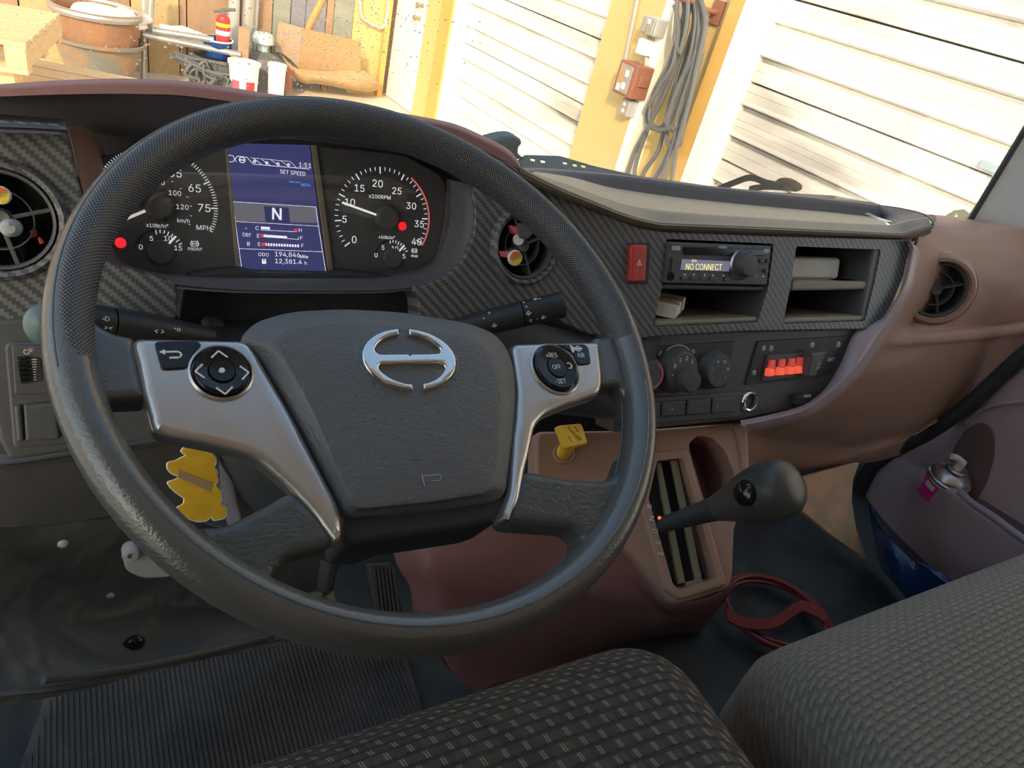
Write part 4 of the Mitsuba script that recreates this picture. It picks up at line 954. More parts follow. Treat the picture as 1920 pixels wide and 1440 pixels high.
# rocker switch plate with four lit rockers
rk = thing('rocker_panel', 'black switch plate with four glowing red rockers at the right of the controls', 'switch panel')
part(rk, 'face', pplate(AL, [(1422, 640), (1590, 630), (1560, 700), (1530, 708), (1398, 722)], 0, .003, .001, rad=.003), 'm_deep')
part(rk, 'bezel', pplate(AL, [(1440, 666), (1522, 661), (1512, 706), (1430, 714)], .002, .006, .001, rad=.002), 'm_black')
for k, x in enumerate((1449, 1468, 1486, 1501)):
    y = 690 - k*1.6
    q = [(x-3, y-14), (x+6, y-15), (x+4.5, y+1), (x-6.5, y+2)]
    part(rk, 'rocker_top', pplate(AL, q, .006, .010, .0008), 'm_redrocker', emit=(.30, .03, .02))
    q = [(x-6.5, y+2), (x+3.8, y+1), (x+4, y+15), (x-8.5, y+16)]
    part(rk, 'rocker', pplate(AL, q, .006, .013, .0012), 'm_redrocker', emit=(.7, .085, .04), label='glowing red-orange rocker face')
part(rk, 'toggle', pplate(AL, [(1522, 662), (1552, 658), (1546, 672), (1530, 708), (1512, 708)], .003, .02, .004, rad=.003), 'm_black')
part(rk, 'lettering', tpx(AL, 'larr', 1558, 673, 8, .0205-.0165, bold=True, sx=1.1), 'm_grey', smooth=False)
part(rk, 'lettering', cat([tpx(AL, 'ON', 1536, 682, 4.5, .0202), tpx(AL, 'OFF', 1534, 690, 4.5, .0202)]), 'm_grey', smooth=False)
mk = []
for x, y in ((1432, 653), (1446, 653), (1523, 647), (1572, 646), (1414, 699)):
    c, r = circ_px(AL, x, y, 4, .003); part(rk, 'screw', lathe(AL, c[0], c[1], [(0, .0045), (r*.5, .0045), (r, .003)], 12), 'm_grey')

# vents -----------------------------------------------------------
def vent(name, c, r, label, turn=0.0, w=0.0, n=4, fr=None, tilt=None):
    fr = fr or A; v = thing(name, label, 'air vent', None)
    part(v, 'housing', lathe(fr, c[0], c[1], [(r*.99, w-.002), (r*.95, w-.004), (r*.92, w-.035), (r*.5, w-.045), (0, w-.046), (0, w-.05), (r*.97, w-.05)], 48), 'm_deep')
    part(v, 'rim_ring', lathe(fr, c[0], c[1], [(r*.99, w-.004), (r*.97, w+.002), (r*.92, w+.001), (r*.9, w-.005)], 48), 'm_black')
    for rr in (.55,):
        part(v, 'ring_vane', lathe(fr, c[0], c[1], [(r*rr, w-.03), (r*(rr+.02), w-.006), (r*(rr+.05), w-.006), (r*(rr+.04), w-.03)], 40), 'm_black')
    for k in range(n):
        a = turn + k*2*np.pi/n
        d = np.array([math.cos(a), math.sin(a)]); nn = np.array([-d[1], d[0]])*.0016
        p0, p1 = np.array(c)+d*r*.2, np.array(c)+d*r*.91
        part(v, 'vane', plate(fr, np.array([p0-nn, p1-nn, p1+nn, p0+nn]), w-.03, w-.006, .0005), 'm_black')
    part(v, 'hub', lathe(fr, c[0], c[1], [(r*.24, w-.03), (r*.23, w-.008), (r*.19, w-.003), (r*.1, w-.004), (0, w-.006)], 28), 'm_black')
    return v
vent('air_vent', vc, vr, 'round black vent with two red clips right of the instruments', .35)
vl = vent('air_vent', LVc, lvr*.99, 'large round black vent at the left edge of the dashboard', .25, w=.004)
PV = Fr(hy(1757, 543, .628), unit([-.62, -.75, .2]))
pvr = np.linalg.norm(PV.uv(1757, 596)-PV.uv(1757, 492))/2
part(dash, 'vent_surround', lathe(PV, 0, 0, [(pvr*1.35, -.03), (pvr*1.3, .002), (pvr*1.15, .012), (pvr*1.04, .012), (pvr*.97, .002), (pvr*.95, -.02)], 48), 'm_brown')
vent('air_vent', (0, 0), pvr*.97, 'black round vent in the brown passenger side of the dash', .5, w=.004, fr=PV)
# clip-on air fresheners
def clip(c, rad, label, w):
    k = thing('vent_freshener', label, 'air freshener')
    part(k, 'disc', lathe(A, c[0], c[1], [(0, w), (rad, w), (rad*1.04, w+.002), (rad*.95, w+.004), (0, w+.0045)], 30), 'm_white')
    up_ = [(c[0]+rad*.86*math.cos(t), c[1]+rad*.86*math.sin(t)) for t in np.radians(np.linspace(20, 200, 20))]
    lo_ = [(c[0]+rad*.86*math.cos(t), c[1]+rad*.86*math.sin(t)) for t in np.radians(np.linspace(200, 380, 20))]
    part(k, 'print', flat(A, Polygon(up_), w+.0044, w+.0049), 'm_orangered', smooth=False, label='orange half')
    part(k, 'print', flat(A, Polygon(lo_), w+.0044, w+.0049), 'm_yellow', smooth=False, label='yellow half')
    part(k, 'lettering', text(A, 'fresh', c[0], c[1]-rad*.05, rad*.42, w+.0049, ang=20, bold=True), 'm_green', smooth=False)
    return k
c, r = circ_px(A, 969, 484, 12.5, .01)
k = clip(c, r, 'round orange and yellow vent clip in the middle dash vent', .004)
part(k, 'arm', pplate(A, [(936, 471), (960, 472), (962, 484), (940, 482)], -.004, .004, .001), 'm_pink')
c2, r2 = circ_px(A, 981, 450, 9, .01)
k = thing('vent_freshener', 'red vent clip with a pale back, upper one in the middle dash vent', 'air freshener')
part(k, 'disc', lathe(A, c2[0], c2[1], [(0, -.002), (r2, -.002), (r2*1.04, 0), (r2*.95, .002), (0, .0025)], 24), 'm_trimwhite')
part(k, 'arm', pplate(A, [(957, 422), (974, 426), (975, 442), (962, 436)], -.006, .002, .001), 'm_pink')
part(k, 'cap', pplate(A, [(972, 418), (990, 420), (1002, 436), (990, 450), (976, 446)], .002, .006, .002, rad=.003), 'm_black')
c3, r3 = circ_px(A, 1, 366, 20, .012); clip(c3, r3, 'round orange and yellow vent clip at the left edge of the picture', .008)
c4, r4 = circ_px(A, 17, 428, 20, .02)
vk = part(vl, 'hub_cap', lathe(A, c4[0], c4[1], [(r4*1.06, -.012), (r4*1.06, -.002), (0, -.002)], 30), 'm_grey', label='glossy pale grey centre cap')
part(vk, 'cap', lathe(A, c4[0], c4[1], [(r4, -.01), (r4, .014), (r4*.96, .018), (r4*.6, .021), (0, .022)], 36), 'm_grey')
part(vk, 'nub', lathe(A, c4[0], c4[1]+r4*.5, [(r4*.2, .02), (r4*.18, .0235), (0, .024)], 16), 'm_grey')
part(vl, 'red_tab', cat([pplate(A, [(55, 432), (68, 430), (70, 442), (60, 446)], -.01, -.004, .001), pplate(A, [(70, 444), (78, 446), (84, 456), (74, 458)], -.01, -.004, .001)]), 'm_red', label='two small red tabs')

# ------------------------------------------------------------------ instrument cluster
Bc = Fr((0, .70, -.30), (0, -.92, .39))
ic = thing('instrument_cluster', 'instrument cluster with two dials and a colour screen behind the steering wheel', 'instrument cluster')
part(ic, 'face', pplate(Bc, [(150, 300), (300, 275), (430, 272), (600, 274), (760, 290), (830, 330), (850, 420), (832, 500), (700, 520), (400, 520), (230, 508), (190, 480), (150, 400)], -.03, 0, .002, rad=.01), 'm_dial')
# bowl around the face
rim_o = [(885, 350), (892, 400), (888, 440), (868, 490), (835, 520), (800, 534), (700, 545), (500, 545), (330, 535), (200, 495), (165, 430)]
rim_i = [(838, 335), (834, 400), (826, 450), (812, 488), (790, 502), (760, 508), (680, 512), (500, 512), (340, 512), (235, 492), (200, 440)]
part(dash, 'instrument_bowl', shell(grow([[A.hit(x, y, -.002) for x, y in rim_o], [A.hit(x, y, -.012) for x, y in mid(rim_o, rim_i, .35)], [Bc.hit(x, y, .016) for x, y in mid(rim_o, rim_i, .8)], [Bc.hit(x, y, 0.002) for x, y in rim_i]], 60, 16), .003), 'm_traywall', smooth=True)
def emitter_marks(name, meshes, col, lab=None): part(ic, name, cat(meshes), 'm_screenbase', emit=col, label=lab, smooth=False)
# screen
scr = [(424, 272), (581, 279), (611, 511), (447, 503)]
def sq(px, py, w=0.0015): return Bc.uv(px, py, w)
part(ic, 'screen', pplate(Bc, [(423, 268), (580, 272), (612, 512), (447, 506)], .0, .0012, .0003), 'm_screenbase', emit=(.04, .043, .14), label='dark blue screen')
part(ic, 'screen_bezel', pplate(Bc, [(422, 268), (426, 268), (451, 508), (443, 508)], 0, .003, .0005), 'm_taupe')
part(ic, 'screen_bezel', pplate(Bc, [(584, 272), (594, 272), (626, 514), (617, 514)], 0, .004, .0005), 'm_taupe')
part(ic, 'screen_band', pplate(Bc, [(437, 379), (592, 389), (596, 418), (440, 414)], .001, .0016, .0001), 'm_screenbase', emit=(.13, .13, .15), label='grey gear band')
part(ic, 'screen_block', pplate(Bc, [(495, 386), (541, 389), (544, 417), (498, 415)], .0014, .002, .0001), 'm_screenbase', emit=(.03, .033, .11))
ang = 0.0
def line(a, b, wd=1.2, w=.002): 
    s = Bc.scale(*a); return bar(Bc, Bc.uv(*a, w), Bc.uv(*b, w), wd*s, w, w+.0003)
T = lambda s, x, y, h, w=.002, **k: tpx(Bc, s, x, y, h, w, ang=-2.0, **k)
wht = [T('N', 519, 401, 21, bold=True), T('1:51', 572, 310, 8.5), T('SET SPEED', 549, 324, 7.5, sx=.9), T('ODO', 494, 477, 6.5), T('194,846', 539, 478, 8.5), T('Mile', 570, 481, 6), T('12,381.4', 541, 491, 8.5), T('h', 573, 493, 6.5),
       T('DEF', 463, 440, 6.5), T('C', 482, 427.5, 7), T('H', 563, 431.5, 7), T('E', 484, 442, 7), T('F', 565, 446, 7), T('E', 486, 457.5, 7), T('F', 567, 460.5, 7), T('~', 461, 428, 6), T('B', 466, 457, 7)]
wht += [line((436, 378), (592, 388), 1), line((436, 378), (441, 414), 1), (line((441, 415), (597, 424), 1)), line((592, 388), (597, 424), 1), line((441, 415), (453, 502), 1), line((597, 424), (611, 510), 1), line((449, 466), (604, 472), 1),
        line((425, 291), (437, 292)), line((437, 292), (443, 304)), (line((425, 303), (436, 304))), line((436, 304), (445, 293)), line((445, 293), (463, 295)), line((463, 295), (475, 308)), line((475, 308), (580, 317)),
        line((475, 297), (490, 308)), line((490, 299), (508, 311), .8), line((508, 300), (527, 313), .8), line((527, 302), (545, 315), .8), line((545, 304), (557, 316), .8), line((470, 296), (545, 303), .8)]
c = Bc.uv(454, 300, .002); s = Bc.scale(454, 300)
wht.append(flat(Bc, Point(c).buffer(6*s).difference(Point(c).buffer(4.4*s)).union(sbox(c[0]-5*s, c[1]-1.3*s, c[0]+5*s, c[1]+1*s)), .002, .0023))
for x, y in ((477, 303), (500, 305.5), (521, 307.5), (541, 309)):
    c = Bc.uv(x, y, .002); wht.append(flat(Bc, Point(c).buffer(3*s).difference(Point(c).buffer(1.2*s)), .002, .0023))
c = Bc.uv(495, 490, .002); wht.append(flat(Bc, sbox(c[0]-4*s, c[1]-5*s, c[0]+4*s, c[1]+5*s).difference(Polygon([(c[0]-2.5*s, c[1]-4*s), (c[0]+2.5*s, c[1]-4*s), (c[0]-2.5*s, c[1]+4*s), (c[0]+2.5*s, c[1]+4*s)]).buffer(0)), .002, .0023))
bars = [line((489, 427), (506, 428), 5), line((489, 431), (556, 434.5), 1), line((494, 442), (538, 445), 5), line((538, 447), (559, 449), 1), line((559, 444), (560, 449), 1)]
for k in range(13): bars.append(line((497+k*5, 458.2+k*.22), (500.6+k*5, 458.4+k*.22), 5))
emitter_marks('screen_text', wht + bars, (.85, .85, .95), 'white screen lettering')
emitter_marks('screen_red', [line((488, 441.5), (494, 442), 6), line((490, 457.8), (498, 458.2), 6), line((551, 431.5), (558, 432), 5)], (.75, .05, .04), 'red gauge marks')
emitter_marks('screen_blue', [line((542, 341), (551, 341.6), 1.6), line((553, 341.8), (562, 342.4), 1.6), T('MPH', 573, 347, 6)], (.08, .35, .95), 'blue MPH lettering')
# tachometer
def dialmarks(C0, Pz, n0, n1, a0, a1, R, big, small, step):
    out = []
    for k in range(n0, n1+1):
        a = math.radians(a0 + (a1-a0)*(k-n0)/(n1-n0)); d = np.array([math.cos(a), math.sin(a)]); L_ = big if (k-n0) % step == 0 else small
        out.append(bar(Bc, C0+d*(R-L_), C0+d*R, .0012 if L_ == big else .0007, .0005, .0009))
    return out
TC = np.array(Bc.uv(717, 408)); 
def polar(px, py, C0): d = Bc.uv(px, py)-C0; return np.linalg.norm(d), math.degrees(math.atan2(d[1], d[0]))
R = np.mean([polar(x, y, TC)[0] for x, y in ((630, 410), (706, 325), (813, 420))])
a0, a1 = polar(652, 457, TC)[1] % 360, polar(797, 461, TC)[1]
part(ic, 'dial', lathe(Bc, TC[0], TC[1], [(R*1.03, 0), (R*1.03, .0006), (R*1.0, .0004), (0, .0004)], 60), 'm_dial')
tm = dialmarks(TC, None, 0, 40, a0, a1, R, R*.13, R*.07, 5)
for t, x, y, h in (('0', 664, 449, 13), ('5', 646, 411, 13), ('10', 656, 379, 13), ('15', 674, 353, 13), ('20', 708, 344, 13.5), ('25', 744, 358, 12.5), ('30', 771, 386, 12.5), ('35', 786, 420, 12.5), ('40', 781, 453, 12.5), ('x100RPM', 712, 369, 7), ('x10lb/in²', 725, 445, 5.5), ('0', 705, 478, 8.5), ('5', 718, 464, 8.5), ('10', 740, 466, 8.5), ('15', 754, 480, 8.5), ('REAR', 777, 480, 4)):
    tm.append(T(t, x, y, h, .0006))
def smallgauge(cx, cy, r, name):
    c = np.array(Bc.uv(cx, cy)); s = Bc.scale(cx, cy); r = r*s
    part(ic, 'small_hub', lathe(Bc, c[0], c[1], [(r*.55, 0), (r*.55, .004), (r*.48, .006), (0, .0062)], 32), 'm_dialhub')
    red = [Bc.p(c[0]+r*math.cos(t), c[1]+r*math.sin(t), .001) for t in np.radians(np.linspace(165, 98, 24))]
    part(ic, 'red_arc', cat([tube(red, .0008, sides=6)]), 'm_screenbase', emit=(.5, .05, .03), label='red arc')
    mk = [bar(Bc, c+np.array([math.cos(a), math.sin(a)])*r*(.86 if k % 3 else .8), c+np.array([math.cos(a), math.sin(a)])*r, .0008, .0006, .001) for k, a in enumerate(np.radians(np.linspace(98, 25, 8)))]
    nd = np.array([math.cos(math.radians(48)), math.sin(math.radians(48))])
    part(ic, 'needle', bar(Bc, c+nd*r*.5, c+nd*r*.98, .0018, .003, .0042), 'm_screenbase', emit=(.7, .66, .6))
    return mk
tm += smallgauge(735, 484, 34, 'a')
emitter_marks('tachometer_ticks', tm[:41], (.72, .74, .78), 'white tachometer ticks'); emitter_marks('tachometer_numbers', tm[41:], (.72, .74, .78), 'white tachometer numbers')
rr = [Bc.p(TC[0]+R*1.03*math.cos(t), TC[1]+R*1.03*math.sin(t), .001) for t in np.radians(np.linspace(polar(763, 343, TC)[1], a1-2, 40))]
part(ic, 'red_arc', tube(rr, .0009, sides=6), 'm_screenbase', emit=(.55, .12, .1), label='red line of the tachometer')
nd = Bc.uv(640, 379, .006)-TC
part(ic, 'needle', bar(Bc, TC+nd*.1, TC+nd*.98, .0022, .005, .0065), 'm_screenbase', emit=(.8, .78, .74), label='white tachometer needle')
part(ic, 'needle_hub', lathe(Bc, TC[0]+.003, TC[1]+.0, [(R*.24, 0), (R*.24, .008), (R*.2, .011), (0, .0115)], 36), 'm_dialhub')
c, r = circ_px(Bc, 754, 424, 7.5)
part(ic, 'warning_light', lathe(Bc, c[0], c[1], [(0, .001), (r, .001), (r, .0006), (0, .0006)], 24), 'm_screenbase', emit=(1.3, .01, .02), label='red warning light')
# speedometer
SC = np.array(Bc.uv(296, 385)); R2 = polar(408, 398, SC)[0]
a_e, a75, a65 = polar(403, 437, SC)[1], polar(407, 391, SC)[1], polar(385, 344, SC)[1]
part(ic, 'dial', lathe(Bc, SC[0], SC[1], [(R2*1.04, 0), (R2*1.04, .0006), (R2*1.0, .0004), (0, .0004)], 60), 'm_dial')
st_ = (a65-a75)/10
sm = []
for k in range(-16, 60):
    a = math.radians(a75 + st_*k); 
    if a75+st_*k < a_e-1 or a75+st_*k > 230: continue
    L_ = R2*.12 if k % 10 == 0 else R2*.065; d = np.array([math.cos(a), math.sin(a)])
    sm.append(bar(Bc, SC+d*(R2-L_), SC+d*R2, .0012 if k % 10 == 0 else .0007, .0005, .0009))
emitter_marks('speedometer_ticks', sm, (.6, .62, .66), 'white speedometer ticks'); sm = []
for t, x, y, h in (('75', 383, 390, 14.5), ('65', 365, 353, 14.5), ('55', 329, 325, 14.5), ('45', 290, 312, 14), ('100', 328, 362, 9), ('120', 342, 388, 9), ('80', 301, 342, 9), ('km/h', 344, 414, 7), ('MPH', 382, 427, 9), ('x10lb/in²', 295, 423, 6.5), ('0', 264, 463, 9), ('5', 284, 447, 9), ('10', 315, 447, 9), ('15', 334, 465, 9), ('FRONT', 366, 467, 5.5)):
    sm.append(T(t, x, y, h, .0006))
for x, y in ((358, 387), (358, 405), (355, 421), (351, 370), (339, 354), (323, 341)): sm.append(line((x-2, y-1), (x+2, y), 1, .0006))
for x, y, k_ in ((365, 457, .8), (777, 470, .62)):
    c = Bc.uv(x, y, .001); s = Bc.scale(x, y)*k_
    sm.append(flat(Bc, Point(c).buffer(6.5*s).difference(Point(c).buffer(5*s)).union(sbox(c[0]-4*s, c[1]-1*s, c[0]+4*s, c[1]+1*s)).union(Point(c).buffer(9.5*s).difference(Point(c).buffer(8*s)).difference(sbox(c[0]-5*s, c[1]-12*s, c[0]+5*s, c[1]+12*s))), .0006, .001))
sm += smallgauge(301, 473, 42, 'b')
emitter_marks('speedometer_numbers', sm, (.6, .62, .66), 'white speedometer numbers')
nd = Bc.uv(232, 412, .006)-SC
part(ic, 'needle', bar(Bc, SC+nd*.3, SC+nd*1.2, .0026, .005, .0065), 'm_screenbase', emit=(.6, .56, .5), label='white speedometer needle')
part(ic, 'needle_hub', lathe(Bc, SC[0], SC[1], [(R2*.24, 0), (R2*.24, .008), (R2*.2, .011), (0, .0115)], 36), 'm_dialhub')
c, r = circ_px(Bc, 226, 455, 11)
part(ic, 'warning_light', lathe(Bc, c[0], c[1], [(0, .001), (r, .001), (r, .0006), (0, .0006)], 24), 'm_screenbase', emit=(1.2, .02, .04), label='red warning light')

lens = grow([[Bc.hit(x, y, w) for x, y, w in r] for r in [[(150, 300, .012), (300, 277, .020), (500, 272, .024), (700, 282, .022), (836, 332, .012)], [(160, 390, .016), (300, 380, .034), (500, 385, .042), (700, 390, .036), (846, 415, .014)], [(200, 484, .008), (330, 508, .016), (500, 512, .018), (700, 508, .016), (818, 486, .008)]]], 40, 24)
v_, f_ = grid_mesh(lens)
part(ic, 'lens', trimesh.Trimesh(v_, f_, process=False), 'm_lens', label='clear instrument lens', smooth=True)
# steering column shroud under the cluster
col = thing('column_shroud', 'black plastic shroud over the steering column below the instruments', 'column cover')
SH = Fr(hy(560, 512, .655), (0, -.94, .34))
part(col, 'hood', pplate(SH, [(344, 526), (362, 514), (420, 506), (462, 505), (476, 511), (625, 514), (642, 508), (735, 518), (765, 528), (783, 548), (788, 600), (700, 640), (400, 640), (330, 600)], -.05, 0, .004, rad=.008), 'm_deep')
part(col, 'body', patch([[(325, 590, .65), (450, 600, .64), (600, 590, .64), (790, 590, .64)], [(340, 650, .60), (450, 660, .56), (640, 660, .55), (800, 660, .6)], [(380, 800, .56), (480, 900, .50), (640, 1000, .47), (760, 980, .5)], [(430, 900, .58), (540, 1010, .50), (640, 1060, .48), (740, 1010, .51)]], 24, 24, .004), 'm_deep', smooth=True)
part(col, 'knob', lathe(SH, *SH.uv(402, 622, .02), [(.012, -.02), (.012, .02), (.01, .023), (.005, .023), (.005, .01), (0, .01)], 20), 'm_black')
# stalks
ws = thing('wiper_stalk', 'black wiper stalk with white symbols right of the column', 'stalk')
P0, P1 = hy(880, 612, .575), hy(1056, 571, .55)
ax = unit(P1-P0); SK = Fr((P0+P1)/2, unit(-(P0+P1)/2 - ax*np.dot(-(P0+P1)/2, ax)), np.cross(unit(-(P0+P1)/2), ax))
Lk = np.linalg.norm(P1-P0)
def stalk_body(P0, P1, r, k0=.75):
    a = unit(P1-P0); fr = Fr(P0, a, (0, 0, 1)); L_ = np.linalg.norm(P1-P0)
    return fr, L_
fr, L_ = stalk_body(P0, P1, .0135)
rs = .0138
part(ws, 'arm', lathe(fr, 0, 0, [(0, -.02), (rs*.8, -.02), (rs*.95, L_*.1), (rs, L_*.56), (0, L_*.56)], 32), 'm_stalk')
part(ws, 'end_cap', lathe(fr, 0, 0, [(0, L_*.57), (rs, L_*.57), (rs*1.04, L_*.97), (rs*.96, L_*1.0), (rs*.3, L_*1.005), (0, L_*1.005)], 32), 'm_stalk')
view = unit(-(P0+P1)/2); a = unit(P1-P0)
side = unit(np.cross(view, a)); out_ = unit(view - a*np.dot(view, a))
def on_stalk(P0, a, r, out_, px, py):
    """A flat frame touching the stalk's surface where pixel (px, py) sees it."""
    d = unit(ray(px, py)); w0 = -P0
    # intersect ray with cylinder
    da, wa = d - a*np.dot(d, a), w0 - a*np.dot(w0, a)
    A_, B_, C_ = da@da, 2*da@wa, wa@wa - (r*1.01)**2; disc = max(B_*B_-4*A_*C_, 0); t = (-B_-math.sqrt(disc))/(2*A_)
    P = d*t; n_ = unit((P-P0) - a*np.dot(P-P0, a)); f = Fr(P, n_, np.cross(n_, a)); return f
def smark(parent, P0, a, r, out_, items):
    ms = []
    for s, px, py, h in items:
        f = on_stalk(P0, a, r, out_, px, py)
        if np.dot(f.u, a) < 0: f = Fr(f.o, f.n, -f.v)
        sc = np.linalg.norm(f.o)/FPX
        if s == 'o': ms.append(flat(f, Point(0, 0).buffer(h*.5*sc).difference(Point(0, 0).buffer(h*.32*sc)), 0, .0003))
        elif s == 'w': ms.append(flat(f, unary_union([Polygon([(-h*.6*sc, -h*.2*sc), (0, h*.5*sc), (h*.6*sc, -h*.2*sc)]).difference(Polygon([(-h*.35*sc, -h*.1*sc), (0, h*.3*sc), (h*.35*sc, -h*.1*sc)])), sbox(-h*.08*sc, -h*.5*sc, h*.08*sc, 0)]), 0, .0003))
        elif s == 'a': ms.append(flat(f, Polygon([(-h*.4*sc, -h*.4*sc), (h*.4*sc, 0), (-h*.4*sc, h*.4*sc)]), 0, .0003))
        else: ms.append(text(f, s, 0, 0, h*sc, 0))
    part(parent, 'symbols', cat(ms), 'm_mark', smooth=False)
smark(ws, P0, a, rs*1.02, out_, [('o', 917, 587, 5), ('w', 927, 610, 9), ('a', 983, 567, 5), ('a', 988, 575, 5), ('w', 991, 587, 10), ('o', 995, 601, 5), ('-', 1007, 598, 6), ('w', 1019, 595, 9), ('w', 1004, 561, 9), ('a', 1013, 560, 5), ('=', 907, 597, 6), ('-', 905, 590, 4)])
ls = thing('light_stalk', 'black lights and indicator stalk behind the left spoke', 'stalk')
P0, P1 = hy(356, 626, .575), hy(192, 606, .56); a = unit(P1-P0); fr, L_ = stalk_body(P0, P1, .0135)
part(ls, 'arm', lathe(fr, 0, 0, [(0, -.02), (rs*.55, -.02), (rs*.75, L_*.1), (rs*.92, L_*.35), (rs, L_*.6), (rs*1.0, L_*.9), (0, L_*.9)], 32), 'm_stalk')
part(ls, 'end_cap', lathe(fr, 0, 0, [(0, L_*.92), (rs*1.02, L_*.92), (rs*1.02, L_*1.2), (rs*.9, L_*1.23), (0, L_*1.24)], 32), 'm_stalk')
ai = -a
smark(ls, P0, ai, rs*1.02, None, [('D', 201, 598, 8), ('=', 194, 598, 6), ('><', 203, 615, 8), ('<', 293, 621, 9), ('>', 305, 622, 9), ('o', 335, 618, 6), ('=', 328, 616, 5)])

# left lower dash: switch panel with dimmer wheel
LP = Fr(hy(60, 700, .575), (0, -.95, .31))
lp = thing('dimmer_panel', 'black panel with a ribbed dimmer wheel at the far left under the vent', 'switch panel')
part(lp, 'frame', pplate(LP, [(-60, 600), (60, 598), (330, 604), (330, 830), (120, 860), (20, 868), (-6, 820), (-30, 700)], -.03, 0, .004, rad=.006), 'm_black')
part(lp, 'bezel', pplate(LP, [(8, 642), (120, 640), (150, 830), (25, 843)], 0, .004, .002, rad=.006), 'm_black')
part(lp, 'face', pplate(LP, [(22, 648), (130, 648), (140, 736), (28, 740)], .004, .006, .001, rad=.002), 'm_black')
part(lp, 'wheel_slot', pplate(LP, [(35, 668), (76, 670), (80, 714), (38, 722)], .006, .0068, .0004, rad=.003), 'm_deep')
c0, c1 = LP.uv(43, 668, .009), LP.uv(45, 718, .009); s = LP.scale(43, 700)
cc = (c0+c1)/2; hh_ = (c0[1]-c1[1])/2
for k in range(6):
    part(lp, 'wheel_rib', rbox(LP, cc[0]-8*s, cc[0]+8*s, c1[1]+hh_*2*(k)/6+.0006, c1[1]+hh_*2*(k+1)/6-.0006, .006, .0095+.003*math.sin(math.pi*(k+.5)/6), .0018), 'm_gloss')
mk = []
for k in range(9):
    y = 674 + k*4.7; wd = 7.5 - k*.6 if k < 8 else 3
    q = LP.uv(64 + k*.2, y, .0072); mk.append(fbox(LP, q[0]-wd*.5*1.1*s, q[0]+wd*.5*1.1*s, q[1]-.9*s, q[1]+.9*s, .0068, .0074))
q = LP.uv(57, 657, .0065)
mk.append(flat(LP, Point(q).buffer(3*s).difference(Point(q).buffer(1.6*s)).union(unary_union([Polygon([(q[0]+4*s*math.cos(t), q[1]+4*s*math.sin(t)), (q[0]+6*s*math.cos(t+.12), q[1]+6*s*math.sin(t+.12)), (q[0]+6*s*math.cos(t-.12), q[1]+6*s*math.sin(t-.12))]) for t in np.arange(8)*np.pi/4])), .006, .0065))
q = LP.uv(50, 660, .0065); mk.append(flat(LP, Point(q).buffer(5*s).difference(Point(q).buffer(3.6*s)).difference(sbox(q[0], q[1]-1*s, q[0]+9*s, q[1]+9*s)), .006, .0065))
part(lp, 'symbols', cat(mk), 'm_markpink', smooth=False)
part(lp, 'blank_switch', pplate(LP, [(44, 760), (104, 756), (112, 824), (48, 828)], .004, .010, .002, rad=.002), 'm_black')
part(lp, 'blank_switch', pplate(LP, [(26, 762), (40, 761), (45, 828), (32, 830)], .004, .009, .002, rad=.003), 'm_black')
part(dash, 'knee_ledge', patch([[(-60, 846, .57), (20, 850, .56), (130, 836, .56), (330, 800, .56)], [(-60, 868, .55), (20, 868, .545), (130, 852, .545), (330, 820, .55)], [(-60, 880, .58), (20, 876, .57), (130, 862, .57), (330, 830, .57)]], 20, 14), 'm_black', smooth=True)
part(dash, 'knee_panel', patch([[(-60, 872, .56), (20, 870, .563), (60, 868, .566), (200, 850, .575), (330, 826, .58), (430, 860, .585)], [(-60, 930, .55), (25, 926, .555), (62, 924, .558), (200, 906, .57), (320, 900, .58), (400, 930, .59)], [(-60, 990, .555), (35, 988, .56), (70, 985, .565), (200, 968, .58), (300, 960, .59), (370, 980, .60)]], 30, 20), 'm_black', smooth=True)
put('dashboard__pull_knob', blob(hy(84, 609, .53), .0145, 9, .04, 3, (.9, .9, 1.1)), 'm_tealgrey', smooth=True); labels['dashboard__pull_knob'] = {'label': 'grey-green ball knob'}
# ------------------------------------------------------------------ steering wheel
WH = Fr((.1986, .430, -.2765), (.0725, -.5392, 1.0), (0, 1, .2))
# turn the frame so u is the wheel's left-right axis
u_ = unit(np.array([1, 0, 0]) - WH.n*WH.n[0]); WH.u = u_; WH.v = np.cross(WH.n, u_)
RM, RT, RN = .2164, .0136, .0174     # the rim's section is taller than wide
wheel = thing('steering_wheel', 'large black truck steering wheel with silver spokes and a grey centre pad', 'steering wheel')
def torus(R, r, t0, t1, p0, p1, nt, npz, sx=1.0, uvs=None, prof=None):
    th = np.radians(np.linspace(t0, t1, nt)); ph = np.radians(np.linspace(p0, p1, npz))
    T_, P_ = np.meshgrid(th, ph, indexing='ij')
    rr = r if prof is None else r*prof(P_)
    rad = R + rr*np.cos(P_)
    return WH.p(rad*np.cos(T_), rad*np.sin(T_), rr*np.sin(P_)*RN/RT), T_, P_
G, _, _ = torus(RM, RT, 0, 360, 0, 360, 181, 33)
v, f = grid_mesh(G[:-1, :-1], True, True)
part(wheel, 'rim', trimesh.Trimesh(v, f[:, ::-1], process=False), 'm_rim', smooth=True)
